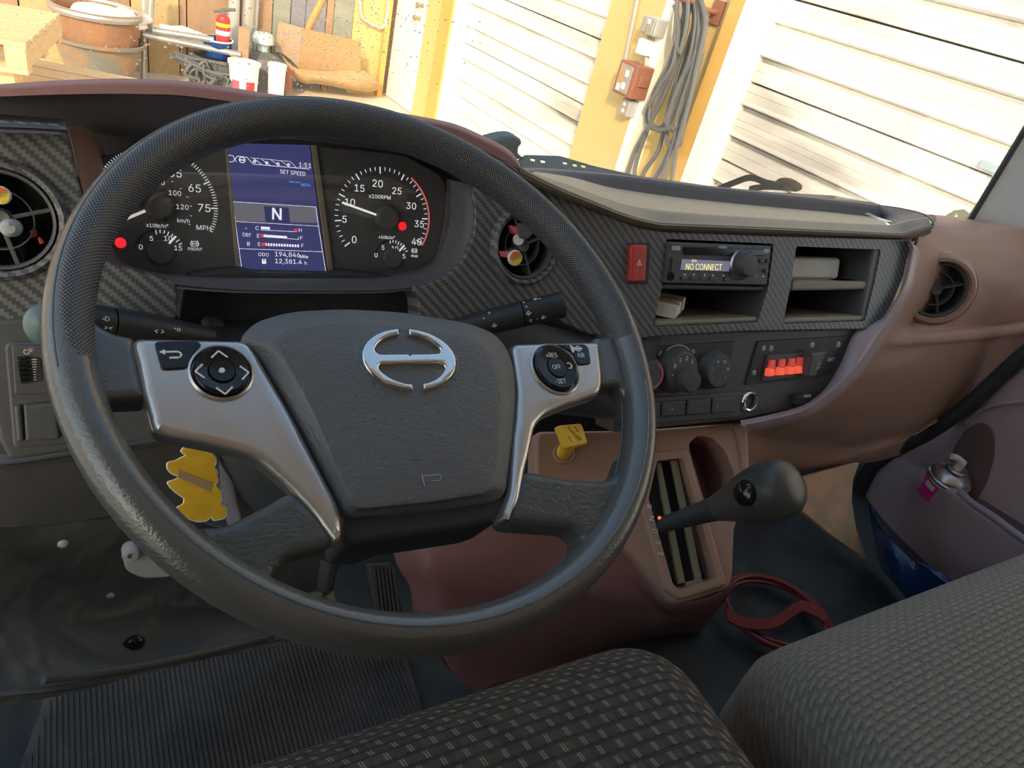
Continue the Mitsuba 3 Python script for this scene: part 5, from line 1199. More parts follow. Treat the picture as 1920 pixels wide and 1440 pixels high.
def grip(t0, t1, p0, p1, name, m_):
    """A raised grip on the inner and front side of the rim, its ends tapering."""
    nt, npz = 150, 24
    th = np.radians(np.linspace(t0, t1, nt)); V = np.linspace(0, 1, npz)
    e = np.clip(np.minimum(np.linspace(0, 1, nt), np.linspace(1, 0, nt))*9, 0, 1); e = np.sqrt(1-(1-e)**2)
    pm = (p0+p1)/2
    Ph = np.radians(pm + (V[None, :]-.5)*(p1-p0)*(.35+.65*e[:, None]))
    r = RT + .0011*np.minimum(1, np.minimum(V, 1-V)*14)[None, :]*e[:, None] - .0004
    T_ = np.repeat(th[:, None], npz, 1); rad = RM + r*np.cos(Ph)
    G = WH.p(rad*np.cos(T_), rad*np.sin(T_), (r+RN-RT)*np.sin(Ph))
    v, f = grid_mesh(G)
    uv = np.stack([T_*RM/.0027, (Ph*.0155)/.0027], -1).reshape(-1, 2)
    part(wheel, name, trimesh.Trimesh(v, f[:, ::-1] if True else f, process=False), m_, smooth=True, uv=uv)
grip(-4, 186, 60, 232, 'upper_grip', 'm_grip')
# seam lines
for t0, t1, ph in ((-4, 186, 57), (190, 350, 200), (200, 345, 100)):
    a = np.radians(np.linspace(t0, t1, 120)); q = math.radians(ph)
    part(wheel, 'seam', tube(WH.p((RM+RT*math.cos(q))*np.cos(a), (RM+RT*math.cos(q))*np.sin(a), np.full(120, RN*math.sin(q))), .0006, sides=6), 'm_rim')
P = lambda pts, w=0.0: WH.uvs(pts, w)
# black arms between rim and spokes, broad leather lower spokes
def wplate(name, pts, w0, w1, bev, m_, rad=.006, dome=0, **k):
    return part(wheel, name, pplate(WH, pts, w0, w1, bev, rad=rad, dome=dome), m_, **k)
wplate('side_arm', [(160, 575), (185, 606), (215, 622), (252, 628), (275, 745), (205, 748), (185, 765), (178, 800), (140, 760), (118, 680), (130, 600)], -.016, .003, .006, 'm_rim', .004)
wplate('side_arm', [(1116, 630), (1140, 628), (1160, 606), (1176, 604), (1196, 660), (1200, 750), (1184, 782), (1176, 745), (1165, 722), (1130, 724)], -.016, .003, .006, 'm_rim', .004)
wplate('lower_spoke', [(345, 985), (420, 985), (500, 945), (548, 916), (600, 960), (634, 1016), (600, 1030), (545, 1040), (520, 1062), (508, 1090), (525, 1110), (470, 1110), (400, 1060)], -.014, .004, .007, 'm_leather', .008)
wplate('lower_spoke', [(985, 878), (1060, 895), (1140, 900), (1168, 882), (1182, 840), (1205, 850), (1190, 930), (1150, 1000), (1110, 1050), (1092, 1030), (1098, 1005), (1075, 988), (1000, 982), (948, 978), (965, 925)], -.02, .004, .007, 'm_leather', .008)
# silver spokes
SLp = [(245, 629), (463, 635), (485, 662), (560, 795), (640, 950), (646, 985), (641, 1012), (628, 1018), (592, 965), (548, 916), (515, 886), (478, 855), (440, 842), (400, 833), (310, 815), (289, 808), (282, 792), (262, 705)]
SRp = [(963, 641), (1121, 638), (1128, 645), (1134, 716), (1128, 738), (1070, 757), (1027, 775), (1008, 795), (991, 870), (976, 945), (952, 978), (938, 974), (956, 925), (967, 800), (973, 740)]
SPL = wplate('spoke_cover', SLp, -.007, .006, .006, 'm_silver', .007, label='satin silver left spoke')
SPR = wplate('spoke_cover', SRp, -.007, .006, .006, 'm_silver', .006, label='satin silver right spoke')
# buttons on the left spoke
def bplate(pts, w0, w1, bev, m_, rad): return pplate(WH, pts, w0, w1, bev, rad=rad), m_
spk = SPL
w_ = .0065
part(spk, 'button', *bplate( [(289, 640), (370, 638), (379, 646), (360, 665), (352, 690), (303, 693), (297, 670)], .004, w_+.001, .0008, 'm_gloss', .003), label='glossy black back button')
def wc(cx, cy, l, r, w=w_):
    a, b = WH.uv(l, cy, w), WH.uv(r, cy, w); return WH.uv(cx, cy, w), np.linalg.norm(a-b)/2
c, r = wc(415, 699, 361, 470)
part(spk, 'button_ring', lathe(WH, c[0], c[1], [(r*1.16, .004), (r*1.14, .0075), (r*1.06, .0085), (r*1.0, .007), (r*1.0, .003)], 48), 'm_silver')
part(spk, 'pad_button', lathe(WH, c[0], c[1], [(r*.99, .003), (r*.97, .0095), (r*.88, .0115), (r*.55, .0095), (r*.45, .0085), (r*.43, .0098), (r*.3, .0095), (0, .009)], 48), 'm_gloss', label='round black four-way button')
def chevron(cx, cy, a, s, w=.0112):
    q = WH.uv(cx, cy, w); d = lambda t, l: q + l*np.array([math.cos(t), math.sin(t)])
    tip = d(a, s*.5); return cat([bar(WH, tip, tip + s*np.array([math.cos(a+2.35), math.sin(a+2.35)]), .0011, w, w+.0004), bar(WH, tip, tip + s*np.array([math.cos(a-2.35), math.sin(a-2.35)]), .0011, w, w+.0004)])
mk = [chevron(411, 667, math.pi/2, .0068), chevron(421, 730, -math.pi/2, .0068), chevron(377, 696, math.pi, .0068), chevron(456, 699, 0, .0068)]
q = WH.uv(416, 695, .0096); mk.append(lathe(WH, q[0], q[1], [(0, .0105), (.0018, .0105), (.0018, .009), (0, .009)], 14))
q = WH.uv(324, 665, w_+.001); s = .0019
mk += [bar(WH, (q[0]-2.2*s, q[1]+1.0*s), (q[0]+1.4*s, q[1]+1.0*s), .0012, w_+.001, w_+.0015), bar(WH, (q[0]-1.2*s, q[1]-1.2*s), (q[0]+1.4*s, q[1]-1.2*s), .0012, w_+.001, w_+.0015), tube([WH.p(q[0]+1.4*s+1.1*s*math.sin(t), q[1]-.1*s+1.1*s*math.cos(t), w_+.0012) for t in np.linspace(0, np.pi, 14)], .0006, sides=6),
       flat(WH, Polygon([(q[0]-2.2*s, q[1]+2.0*s), (q[0]-4.0*s, q[1]+1.0*s), (q[0]-2.2*s, q[1]+0.0*s)]), w_+.001, w_+.0015)]
part(spk, 'symbols', cat(mk), 'm_mark', smooth=False)
# buttons on the right spoke
spk = SPR
part(spk, 'button', *bplate( [(1042, 646), (1097, 645), (1104, 652), (1109, 682), (1085, 684), (1075, 662), (1060, 652)], .004, w_+.001, .0008, 'm_gloss', .003), label='glossy black air horn button')
c, r = wc(1041, 692, 1002, 1081)
part(spk, 'button_ring', lathe(WH, c[0], c[1], [(r*1.14, .004), (r*1.12, .0072), (r*1.05, .0082), (r*1.0, .007), (r*1.0, .003)], 48), 'm_silver')
part(spk, 'pad_button', lathe(WH, c[0], c[1], [(r*.99, .003), (r*.97, .009), (r*.88, .0105), (r*.5, .0098), (r*.43, .009), (r*.41, .0102), (0, .0102)], 48), 'm_gloss', label='round black speed control button')
mk = []
for t, x, y, h in (('+RES', 1034, 666, 8), ('OFF', 1044, 688, 8), ('-SET', 1051, 715, 8), ('AIR', 1089, 666, 7)):
    q = WH.uv(x, y, .0105 if t != 'AIR' else w_+.001); mk.append(text(WH, t, q[0], q[1], h*WH.scale(x, y), .0104 if t != 'AIR' else w_+.001, .0003, sx=.8))
q = WH.uv(1067, 686, .0105); mk.append(tube([WH.p(q[0]+.0025*math.cos(t), q[1]+.0025*math.sin(t), .0107) for t in np.radians(np.linspace(-120, 120, 16))], .0006, sides=6))
q = WH.uv(1080, 654, w_+.001); s = .0011
mk.append(flat(WH, unary_union([Polygon([(q[0]-5*s, q[1]+4*s), (q[0]-5*s, q[1]-4*s), (q[0]-1*s, q[1]-.8*s), (q[0]+6*s, q[1]-.8*s), (q[0]+6*s, q[1]+.8*s), (q[0]-1*s, q[1]+.8*s)]), Point(q[0]+2*s, q[1]).buffer(2.6*s).difference(Point(q[0]+2*s, q[1]).buffer(1.7*s))]), w_+.001, w_+.0014))
part(spk, 'symbols', cat(mk), 'm_mark', smooth=False)
# centre pad
PADp = [(447, 634), (462, 618), (478, 598), (505, 589), (545, 581), (600, 576), (650, 575), (720, 579), (800, 588), (880, 602), (925, 618), (945, 634), (958, 655), (967, 690), (971, 740), (966, 800), (957, 880), (950, 932), (930, 940), (800, 957), (660, 969), (646, 962), (600, 870), (560, 795), (490, 668), (478, 650)]
part(wheel, 'pad_skirt', pplate(WH.shift(-.0), [(x, y) for x, y in [(452, 630), (505, 592), (700, 582), (900, 612), (950, 640), (972, 740), (968, 800), (954, 935), (944, 972), (910, 984), (740, 1008), (652, 1022), (644, 1000), (642, 960), (560, 800), (485, 665)]], -.05, -.004, .006, rad=.006), 'm_deep')
PO = [(447, 634), (476, 600), (545, 580), (650, 575), (760, 582), (880, 602), (930, 622), (957, 655), (970, 700), (971, 760), (963, 840), (952, 925), (930, 939), (800, 956), (662, 968), (645, 958), (600, 870), (545, 765), (488, 668)]
PI = [(516, 642), (530, 624), (566, 609), (650, 602), (758, 609), (858, 625), (900, 642), (926, 672), (937, 716), (938, 770), (934, 845), (926, 912), (905, 925), (800, 941), (676, 953), (660, 942), (628, 864), (584, 760), (540, 680)]
ro, ri = rounded(WH.uvs(PO, .003), .012, 5), rounded(WH.uvs(PI, .0125), .012, 5); n_ = len(ro); cc_ = ri.mean(0)
L_ = [(inset(ccw(ro), 0), -.03), (ccw(ro), -.002), (inset(ccw(ro), .0012), .0018), (inset(ccw(ro), .003), .0035)]
b0 = inset(ccw(ro), .003); b1 = ccw(ri)
for t, w in ((.3, .0062), (.7, .0098), (.9, .0114), (1.0, .0122)): L_.append((b0*(1-t)+b1*t, w))
for k, w in ((.05, .0127), (.2, .0136), (.45, .0148), (.7, .0153), (.9, .0154), (.999, .0154)): L_.append((cc_+(b1-cc_)*(1-k), w))
v_, f_ = grid_mesh(np.stack([WH.p(r[:, 0], r[:, 1], np.full(n_, w)) for r, w in L_]), closed_v=True)
part(wheel, 'centre_pad', trimesh.Trimesh(v_, f_, process=False), 'm_hub', label='grey leather-grained airbag cover', smooth=True)
# emblem: an oval ring broken at top and bottom, crossed by a bar
EW = .0165
c = WH.uv(767, 678, EW); a = abs(WH.uv(853, 680, EW)[0] - WH.uv(678, 679, EW)[0])/2; b = abs(WH.uv(765, 619, EW)[1]-WH.uv(770, 735, EW)[1])/2
c = np.array([(WH.uv(853, 680, EW)[0] + WH.uv(678, 679, EW)[0])/2, (WH.uv(765, 619, EW)[1]+WH.uv(770, 735, EW)[1])/2])
part(wheel, 'emblem_recess', plate(WH, ell(c[0], c[1], a*1.13, b*1.13, 60), .008, EW-.0015, .0015), 'm_rim')
outer = Polygon(ell(0, 0, a, b, 96)); inner = Polygon(ell(0, 0, a*.77, b*.82, 96))
th_ = b*.15
lens = inner.difference(sbox(-2*a, -th_, 2*a, th_)); rf = b*.14
lens = lens.buffer(-rf).buffer(rf)
ringp = outer.difference(lens).difference(sbox(-a*.10, -2*b, a*.14, -b*.5)).difference(sbox(-a*.12, b*.5, a*.11, 2*b))
barp = ringp.difference(Polygon([(-a*.03, th_*1.2), (a*.03, th_*1.2), (0, th_*.4)]))
em = barp.buffer(a*.015).buffer(-a*.015)
em = affinity.rotate(em, -1.5, origin=(0, 0)); em = affinity.translate(em, c[0], c[1])
ms = []
for g in getattr(em, 'geoms', [em]):
    g = g.simplify(a*.002)
    ms.append(plate(WH, np.array(g.exterior.coords)[:-1], EW-.002, EW+.0035, .0018, steps=4))
part(wheel, 'emblem', cat(ms), 'm_chrome', label='chrome oval emblem with a cross bar', smooth=50)
# small horn symbol
q = WH.uv(806, 896, .013); s = .0014
part(wheel, 'horn_mark', cat([tube([WH.p(q[0]+x*s, q[1]+y*s, .0138) for x, y in pts], .0003, sides=5) for pts in (((-4, 2), (-4, -4)), ((-4, 1), (5, 1)), ((0, -2), (5, -2), (6, -.5), (5, 1)))]), 'm_grey')
# ------------------------------------------------------------------ console, gear lever, parking brake
con = thing('centre_console', 'brown moulded console carrying the gear gate beside the steering wheel', 'console')
GT = Fr(hy(1290, 990, .46), unit([-.25, -.62, .74]))
outer = [(1160, 812), (1240, 803), (1385, 790), (1402, 800), (1404, 880), (1398, 960), (1378, 985), (1374, 1085), (1366, 1104), (1270, 1134), (1256, 1128), (1180, 1038), (1168, 1030)]
gate_hole = [(1232, 864), (1280, 858), (1345, 1085), (1276, 1106), (1262, 1096), (1216, 935)]
# body in front: patch down to the floor
cup_hole = rounded(GT.uvs([(1290, 832), (1308, 816), (1335, 820), (1360, 845), (1378, 890), (1383, 932), (1370, 945), (1324, 950), (1312, 910), (1300, 870)], 0), .008)
part(con, 'upper_panel', pplate(GT, [(1005, 808), (1160, 806), (1240, 802), (1392, 791), (1406, 800), (1408, 880), (1400, 960), (1380, 985), (1376, 1085), (1367, 1106), (1270, 1136), (1255, 1129), (1180, 1038), (1120, 1000), (1000, 990)], -.04, 0, .008, rad=.01, holes=[rounded(GT.uvs(gate_hole, 0), .003), cup_hole]), 'm_brown')
ri = GT.uvs(gate_hole, .006); ro = ccw(inset(ccw(ri), -.013))
part(con, 'gate_bezel', plate(GT, rounded(ro, .006), -.02, .006, .005, holes=[rounded(ri, .004)]), 'm_brown')
part(con, 'seam', tube([GT.hit(x, y, .0005) for x, y in spline(np.array([(1368, 794, 0), (1380, 820, 0), (1388, 860, 0), (1392, 900, 0), (1388, 940, 0)], float), 30)[:, :2]], .0012), 'm_maroon')
part(con, 'gate_floor', pplate(GT, [(1222, 858), (1286, 850), (1354, 1090), (1272, 1112), (1200, 930)], -.05, -.035, .001), 'm_deep')
part(con, 'gate_rib', pplate(GT, [(1230, 868), (1240, 866), (1286, 1092), (1272, 1096)], -.012, -.006, .002), 'm_olive')
part(con, 'gate_rib', pplate(GT, [(1259, 864), (1271, 862), (1317, 1084), (1305, 1088)], -.012, -.006, .002), 'm_olive')
part(con, 'gate_rib', pplate(GT, [(1286, 1092), (1316, 1084), (1320, 1092), (1286, 1102)], -.012, -.006, .002), 'm_olive')
mk = []
for t, x, y in (('R', 1217, 950), ('N', 1222, 972), ('D', 1229, 996), ('3', 1234, 1017), ('2', 1239, 1038)):
    q = GT.uv(x, y, .0065); mk.append(text(GT, t, q[0], q[1], 10*GT.scale(x, y), .0062, ang=-90))
part(con, 'gear_letters', cat(mk), 'm_mark', smooth=False)
c, r = circ_px(GT, 1237, 971, 3, .008)
part(con, 'indicator_lamp', lathe(GT, c[0], c[1], [(0, .009), (r, .0085), (r, .006), (0, .006)], 14), 'm_screenbase', emit=(1.0, .25, .06), label='orange lamp')
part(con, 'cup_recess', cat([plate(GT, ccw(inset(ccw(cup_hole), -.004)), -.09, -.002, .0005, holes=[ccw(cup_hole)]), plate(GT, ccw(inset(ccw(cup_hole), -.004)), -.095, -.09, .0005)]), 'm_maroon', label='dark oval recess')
part(con, 'base', patch([[(735, 1030, .62), (760, 1000, .60), (860, 985, .57), (980, 985, ('f', GT, -.012)), (1100, 995, ('f', GT, -.012)), (1180, 1034, ('f', GT, -.012)), (1262, 1128, ('f', GT, -.012)), (1368, 1100, ('f', GT, -.012))], [(745, 1060, .61), (800, 1060, .55), (900, 1060, .53), (1010, 1065, .51), (1100, 1080, .48), (1185, 1075, .455), (1262, 1140, ('f', GT, -.02)), (1368, 1110, ('f', GT, -.02))], [(768, 1100, .60), (830, 1120, .54), (920, 1140, .52), (1010, 1150, .50), (1100, 1140, .47), (1190, 1140, .44), (1255, 1160, .42), (1340, 1150, .44)], [(778, 1160, .59), (820, 1180, .54), (900, 1210, .52), (1000, 1210, .50), (1080, 1190, .48), (1150, 1185, .46), (1230, 1182, .45), (1320, 1176, .46)], [(830, 1226, .54), (860, 1270, .52), (905, 1300, .5), (1000, 1290, .5), (1080, 1240, .5), (1150, 1215, .5), (1230, 1195, .5), (1320, 1190, .5)]], 50, 50, .004), 'm_maroon', smooth=True, label='dull red lower housing over the engine tunnel')
# gear lever
gl = thing('gear_lever', 'black gear lever with a large rounded knob and side button', 'gear lever')
g0, g1, g2 = GT.hit(1240, 985, .0), hy(1345, 955, .40), hy(1432, 925, .385)
ax = unit(g2-g0); LF = Fr(g0, ax, (0, 0, 1)); LL = np.linalg.norm(g2-g0)
s = np.linalg.norm(g2)/FPX
part(gl, 'shaft', lathe(LF, 0, 0, [(0, -.01), (15*s, -.01), (16*s, LL*.1), (21*s, LL*.45), (24*s, LL*.6), (0, LL*.6)], 32), 'm_deep')
prof = [(0, LL*.56), (24*s, LL*.57), (27*s, LL*.62), (33*s, LL*.70), (44*s, LL*.84), (50*s, LL*.94), (52.5*s, LL*1.04), (52*s, LL*1.13), (48*s, LL*1.2), (39*s, LL*1.245), (24*s, LL*1.265), (0, LL*1.27)]
part(gl, 'knob', lathe(LF, 0, 0, prof, 48), 'm_knob')
BF = on_stalk(g0, ax, 45*s, None, 1402, 925)
gk = 'gear_lever__knob'
part(gk, 'button_ring', lathe(BF, 0, 0, [(27*s, -.012), (26.5*s, .001), (24*s, .003), (22*s, .001), (22*s, -.01)], 36), 'm_black')
part(gk, 'button', lathe(BF, 0, 0, [(21*s, -.01), (21*s, .006), (17*s, .012), (8*s, .014), (0, .0142)], 32), 'm_gloss', label='glossy black shift button')
# parking brake knob
pb = thing('parking_brake_knob', 'yellow square pull knob marked PARKING on the console behind the wheel', 'knob')
p0 = GT.hit(1056, 850); p1 = hy(1077, 812, p0[1]-.045)
ax = unit(p1-p0); PF = Fr(p1, ax, (0, 0, 1)); s = np.linalg.norm(p1)/FPX
part(pb, 'stem', tube([p0 - ax*.01, p1], 15*s, sides=28), 'm_yellow')
PK = Fr(p1, unit([.05, -.62, .78])); 
part(pb, 'head', plate(PK, rounded(PK.uvs([(1048, 797), (1092, 793), (1104, 832), (1066, 840)], .008), .004), -.004, .008, .003), 'm_yellow')
q = PK.uv(1074, 814, .0082)
part(pb, 'lettering', cat([text(PK, 'PARKING', q[0]+.002, q[1], .0034, .008, ang=-58), text(PK, 'BRAKE', q[0]+.008, q[1]+.004, .0022, .008, ang=-58), text(PK, 'PULL', q[0]-.006, q[1]-.005, .0022, .008, ang=-58), text(PK, 'PUSH', q[0]+.009, q[1]-.006, .002, .008, ang=-58)]), 'm_ink', smooth=False)
part(pb, 'collar', lathe(Fr(p0, ax, (0, 0, 1)), 0, 0, [(22*s, -.006), (23*s, .002), (19*s, .004), (16*s, .003)], 32), 'm_brown')

# ------------------------------------------------------------------ floor, kick panel, pedals
MT = FLR.shift(.004)
mring = [MT.uv(x, y) for x, y in ((20, 1480), (95, 1275), (330, 1230), (500, 1192), (745, 1175), (790, 1320), (840, 1500))]
fm = thing('floor_mat', 'black ribbed rubber floor mat in the driver footwell', 'floor mat')
part(fm, 'sheet', plate(MT, rounded(np.array(mring), .01), -.015, 0, .002), 'm_floormat')
lo, hi = np.array(mring).min(0), np.array(mring).max(0); mp = Polygon(mring).buffer(-.008)
R_ = []
xs = np.arange(lo[0], hi[0], .0062)
from shapely.geometry import LineString
for k, x in enumerate(xs):
    ln = mp.intersection(LineString([(x - .06*0, lo[1]-1), (x, hi[1]+1)]))
    for g in getattr(ln, 'geoms', [ln]):
        if g.is_empty or g.length < .01: continue
        (xa, ya), (xb, yb) = g.coords[0], g.coords[-1]
        Gp = np.array([[MT.p(xx, yy, ww) for xx, ww in ((x-.002, -.001), (x-.0014, .0022), (x+.0014, .0022), (x+.002, -.001))] for yy in (ya, yb)])
        v, f = grid_mesh(Gp); R_.append((v, f[:, ::-1]))
R_ = R_[:300]
for v, f in R_: part(fm, 'rib', trimesh.Trimesh(v, f, process=False), 'm_floormat', smooth=False)
KP = [[(-80, 960, .60), (60, 985, .62), (200, 968, .64), (330, 970, .66), (480, 1010, .66), (620, 1040, .66)], [(-80, 1060, .56), (60, 1070, .60), (200, 1060, .63), (330, 1060, .66), (480, 1080, .66), (620, 1100, .66)], [(-80, 1180, .51), (60, 1170, .56), (200, 1160, .60), (320, 1140, .63), (430, 1140, .65), (600, 1150, .66)], [(-80, 1250, .475), (60, 1230, .52), (200, 1205, .56), (300, 1175, .60), (410, 1155, .62), (590, 1165, .65)], [(-80, 1300, .43), (60, 1290, .46), (130, 1280, .47), (260, 1255, .50), (400, 1225, .53), (520, 1200, .56)]]
kk = thing('firewall_pad', 'black padded insulation sheet on the firewall above the mat', 'insulation')
part(kk, 'sheet', patch(KP, 50, 50, .006), 'm_kick', smooth=True)
for x, y, y_, r in ((252, 1206, .575, .011), (118, 1020, .612, .005), (207, 1117, .615, .004)):
    p = hy(x, y, y_-.012); part(kk, 'screw', blob(p, r, int(x), .15, 2, (1, .7, .9)), 'm_gloss' if r > .01 else 'm_grey', smooth=True)
part(kk, 'edge_strip', stube([hy(80, 1275, .462), hy(260, 1250, .495), hy(400, 1220, .525), hy(510, 1193, .56)], .004, 30), 'm_black')
br = thing('steering_bracket', 'grey cast bracket with a round boss behind the wheel at lower left', 'bracket')
BRK = Fr(hy(270, 1060, .60), (0, -.9, .4))
part(br, 'plate', pplate(BRK, [(228, 1040), (236, 1020), (262, 1024), (330, 1070), (318, 1084), (268, 1086), (236, 1072)], -.01, 0, .003, rad=.006), 'm_grey')
c, r = circ_px(BRK, 245, 1043, 18, .012)
part(br, 'boss', lathe(BRK, c[0], c[1], [(r*.9, -.01), (r*.9, .008), (r*.8, .011), (r*.35, .012), (r*.3, .006), (0, .006)], 28), 'm_grey')
pd = thing('accelerator_pedal', 'dark ribbed accelerator pedal seen through the wheel', 'pedal')
PD = Fr(hy(725, 1105, .64), (0, -.75, .66))
part(pd, 'plate', pplate(PD, [(690, 1058), (735, 1055), (756, 1148), (760, 1180), (712, 1180), (704, 1148)], -.01, 0, .003, rad=.004), 'm_floormat')
for k in range(6):
    a_, b_ = PD.uv(700+k*7, 1064), PD.uv(712+k*7.5, 1175); part(pd, 'rib', bar(PD, a_, b_, .0035, -.001, .004), 'm_kickgrey')
pd = thing('brake_pedal', 'small worn brake pedal showing above the wheel rim', 'pedal')
PD = Fr(hy(608, 1118, .62), (0, -.75, .66))
part(pd, 'plate', pplate(PD, [(582, 1112), (626, 1106), (632, 1130), (630, 1180), (590, 1180)], -.01, 0, .003, rad=.004), 'm_olive')
part(pd, 'rib', pplate(PD, [(604, 1110), (608, 1110), (612, 1180), (606, 1180)], -.001, .004, .001), 'm_floormat')
part(pd, 'arm', tube([hy(606, 1120, .63), hy(620, 1040, .64), hy(640, 980, .66)], .012), 'm_black')
# grey duct behind the tree
solo('air_duct', patch([[(405, 850, .60), (430, 860, .56), (470, 880, .58), (505, 900, .62)], [(410, 920, .60), (440, 925, .56), (480, 930, .58), (510, 940, .62)], [(430, 990, .60), (460, 990, .56), (500, 990, .58), (540, 1000, .62)]], 16, 16), 'm_duct', 'grey moulded cover beside the yellow air freshener', 'cover', smooth=True)
# yellow tree-shaped air freshener
tr = thing('air_freshener', 'yellow tree-shaped card air freshener with a faded band hanging under the column', 'air freshener')
TF = Fr(hy(370, 905, .53), (0.1, -.97, .25))
tp = [(338, 829), (352, 832), (370, 836), (392, 844), (404, 858), (406, 868), (400, 874), (408, 884), (406, 893), (410, 902), (402, 908), (415, 922), (416, 934), (412, 946), (424, 950), (426, 962), (420, 972), (400, 976), (396, 968), (388, 976), (370, 978), (352, 972), (334, 962), (330, 952), (344, 946), (346, 934), (328, 922), (318, 912), (313, 904), (328, 900), (338, 894), (322, 888), (314, 880), (313, 868), (330, 864), (340, 858), (350, 854), (338, 846), (346, 838)]
part(tr, 'card', pplate(TF, tp, -.0018, 0, .0005, rad=.0035), 'm_yellowcard')
part(tr, 'band', pplate(TF, [(335, 880), (398, 906), (394, 922), (334, 896)], -.0005, .0006, .0002), 'm_tan', label='faded pale band')
part(tr, 'edge', tube([TF.hit(x, y, -.001) for x, y in np.vstack([rounded(np.array(tp, float), 4, 3)])], .0009, closed=True, sides=6), 'm_trimwhite', label='white card edge')
part(tr, 'string', tube([TF.hit(341, 832), TF.hit(352, 790, -.03)], .0008, sides=6), 'm_white')

# ------------------------------------------------------------------ passenger footwell and door
solo('footwell_board', plate(Fr(hy(1626, 1050, .497), (0, -.83, .56)), Fr(hy(1626, 1050, .497), (0, -.83, .56)).uvs([(1470, 905), (1612, 868), (1600, 900), (1598, 940), (1606, 990), (1626, 1050), (1560, 1005), (1500, 955)]), -.012, 0, .002), 'm_board', 'tan triangular board in the passenger footwell', 'board')
dp = thing('door_trim_panel', 'brown moulded passenger door panel with a bottle pocket', 'door panel')
X = lambda x, y, xx: (x, y, ('x', xx))
part(dp, 'upper_panel', patch([[X(1800, 745, 1.650), X(1870, 690, 1.640), X(1935, 640, 1.640), X(2050, 560, 1.640)], [X(1790, 790, 1.640), X(1850, 765, 1.625), X(1930, 752, 1.620), X(2050, 740, 1.620)], [X(1760, 860, 1.640), X(1850, 860, 1.625), X(1930, 870, 1.620), X(2050, 880, 1.620)], [X(1740, 920, 1.640), X(1830, 930, 1.625), X(1930, 990, 1.620), X(2050, 1040, 1.620)]], 30, 30), 'm_doortrim', smooth=True)
part(dp, 'crease', stube([hx(1810, 792, 1.630), hx(1850, 764, 1.618), hx(1930, 752, 1.613), hx(2050, 742, 1.613)], .004, 30), 'm_doortrim')
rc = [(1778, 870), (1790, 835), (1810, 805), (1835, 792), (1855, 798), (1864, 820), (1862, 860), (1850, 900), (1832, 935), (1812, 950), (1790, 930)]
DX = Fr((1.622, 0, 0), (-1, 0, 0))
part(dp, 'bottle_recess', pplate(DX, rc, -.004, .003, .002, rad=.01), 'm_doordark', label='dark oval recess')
part(dp, 'pocket_front', patch([[X(1650, 860, 1.610), X(1700, 862, 1.570), X(1750, 886, 1.550), X(1800, 922, 1.540), X(1860, 965, 1.530), X(1920, 1008, 1.530), X(2050, 1100, 1.530)], [X(1625, 900, 1.610), X(1690, 900, 1.560), X(1745, 905, 1.535), X(1795, 935, 1.525), X(1850, 976, 1.520), X(1915, 1022, 1.520), X(2050, 1115, 1.520)], [X(1616, 960, 1.610), X(1680, 980, 1.560), X(1740, 1000, 1.540), X(1800, 1020, 1.530), X(1860, 1060, 1.530), X(1930, 1100, 1.530), X(2050, 1180, 1.530)], [X(1640, 1000, 1.620), X(1700, 1040, 1.580), X(1750, 1080, 1.560), X(1800, 1110, 1.550), X(1850, 1130, 1.550), X(1930, 1170, 1.550), X(2050, 1250, 1.550)]], 40, 30), 'm_doortrim', smooth=True)
part(dp, 'pocket_edge', stube([hx(1800, 922, 1.535), hx(1818, 940, 1.530), hx(1860, 968, 1.525), hx(1920, 1012, 1.523), hx(2050, 1105, 1.523)], .008, 40), 'm_pocketedge', label='pale worn pocket edge')
solo('door_seal', stube([hx(1950, 640, 1.610), hx(1880, 700, 1.610), hx(1820, 755, 1.600), hx(1760, 800, 1.590), hx(1690, 840, 1.590), hx(1630, 880, 1.590), hx(1605, 930, 1.590), hx(1620, 1000, 1.590), hx(1650, 1060, 1.590), hx(1700, 1120, 1.580)], .016, 60, 12), 'm_deep', 'black rubber seal along the passenger door opening', 'seal', smooth=True)
cn = thing('spray_can', 'pink and blue spray can with a white nozzle in the door pocket', 'spray can')
cb_ = hx(1779, 898, 1.57); cu = unit(np.array([-.12, -.08, 1.0])); s = np.linalg.norm(cb_)/FPX
CN = Fr(cb_, cu, (0, 1, 0))
base_ = math.atan2(np.dot(-cb_, CN.v), np.dot(-cb_, CN.u))
def can_band(a0, a1, ws, rr): return shell(np.array([[CN.p3([rr*s*math.cos(t), rr*s*math.sin(t), w]) for t in base_+np.radians(np.linspace(a0, a1, 16))] for w in ws]), .0006)
part(cn, 'body', lathe(CN, 0, 0, [(0, -.05), (31*s, -.05), (31*s, -.001), (30*s, .001), (0, .001)], 40), 'm_canpink')
part(cn, 'blue_panel', can_band(12, 100, (-.045, -.02, -.003), 31.3), 'm_blue', label='blue part of the label')
part(cn, 'print', can_band(-45, -12, (-.022, -.016, -.01), 31.5), 'm_white')
part(cn, 'print', can_band(-45, 60, (-.004, -.002, -.0008), 31.5), 'm_trimwhite')
part(cn, 'dome', lathe(CN, 0, 0, [(31*s, 0), (33*s, .002), (33*s, .006), (30.5*s, .008), (30*s, .012), (27*s, .018), (21*s, .024), (16*s, .0265), (15.5*s, .033), (13*s, .035), (11*s, .034), (0, .034)], 40), 'm_steel')
part(cn, 'nozzle', cat([tube([CN.p3([0, 0, .032]), CN.p3([0, 0, .056])], 6*s, sides=16), tube([CN.p3([0, 0, .053]), CN.p3([-13*s, 6*s, .064]), CN.p3([-21*s, 10*s, .066])], 5*s, sides=14)]), 'm_white')
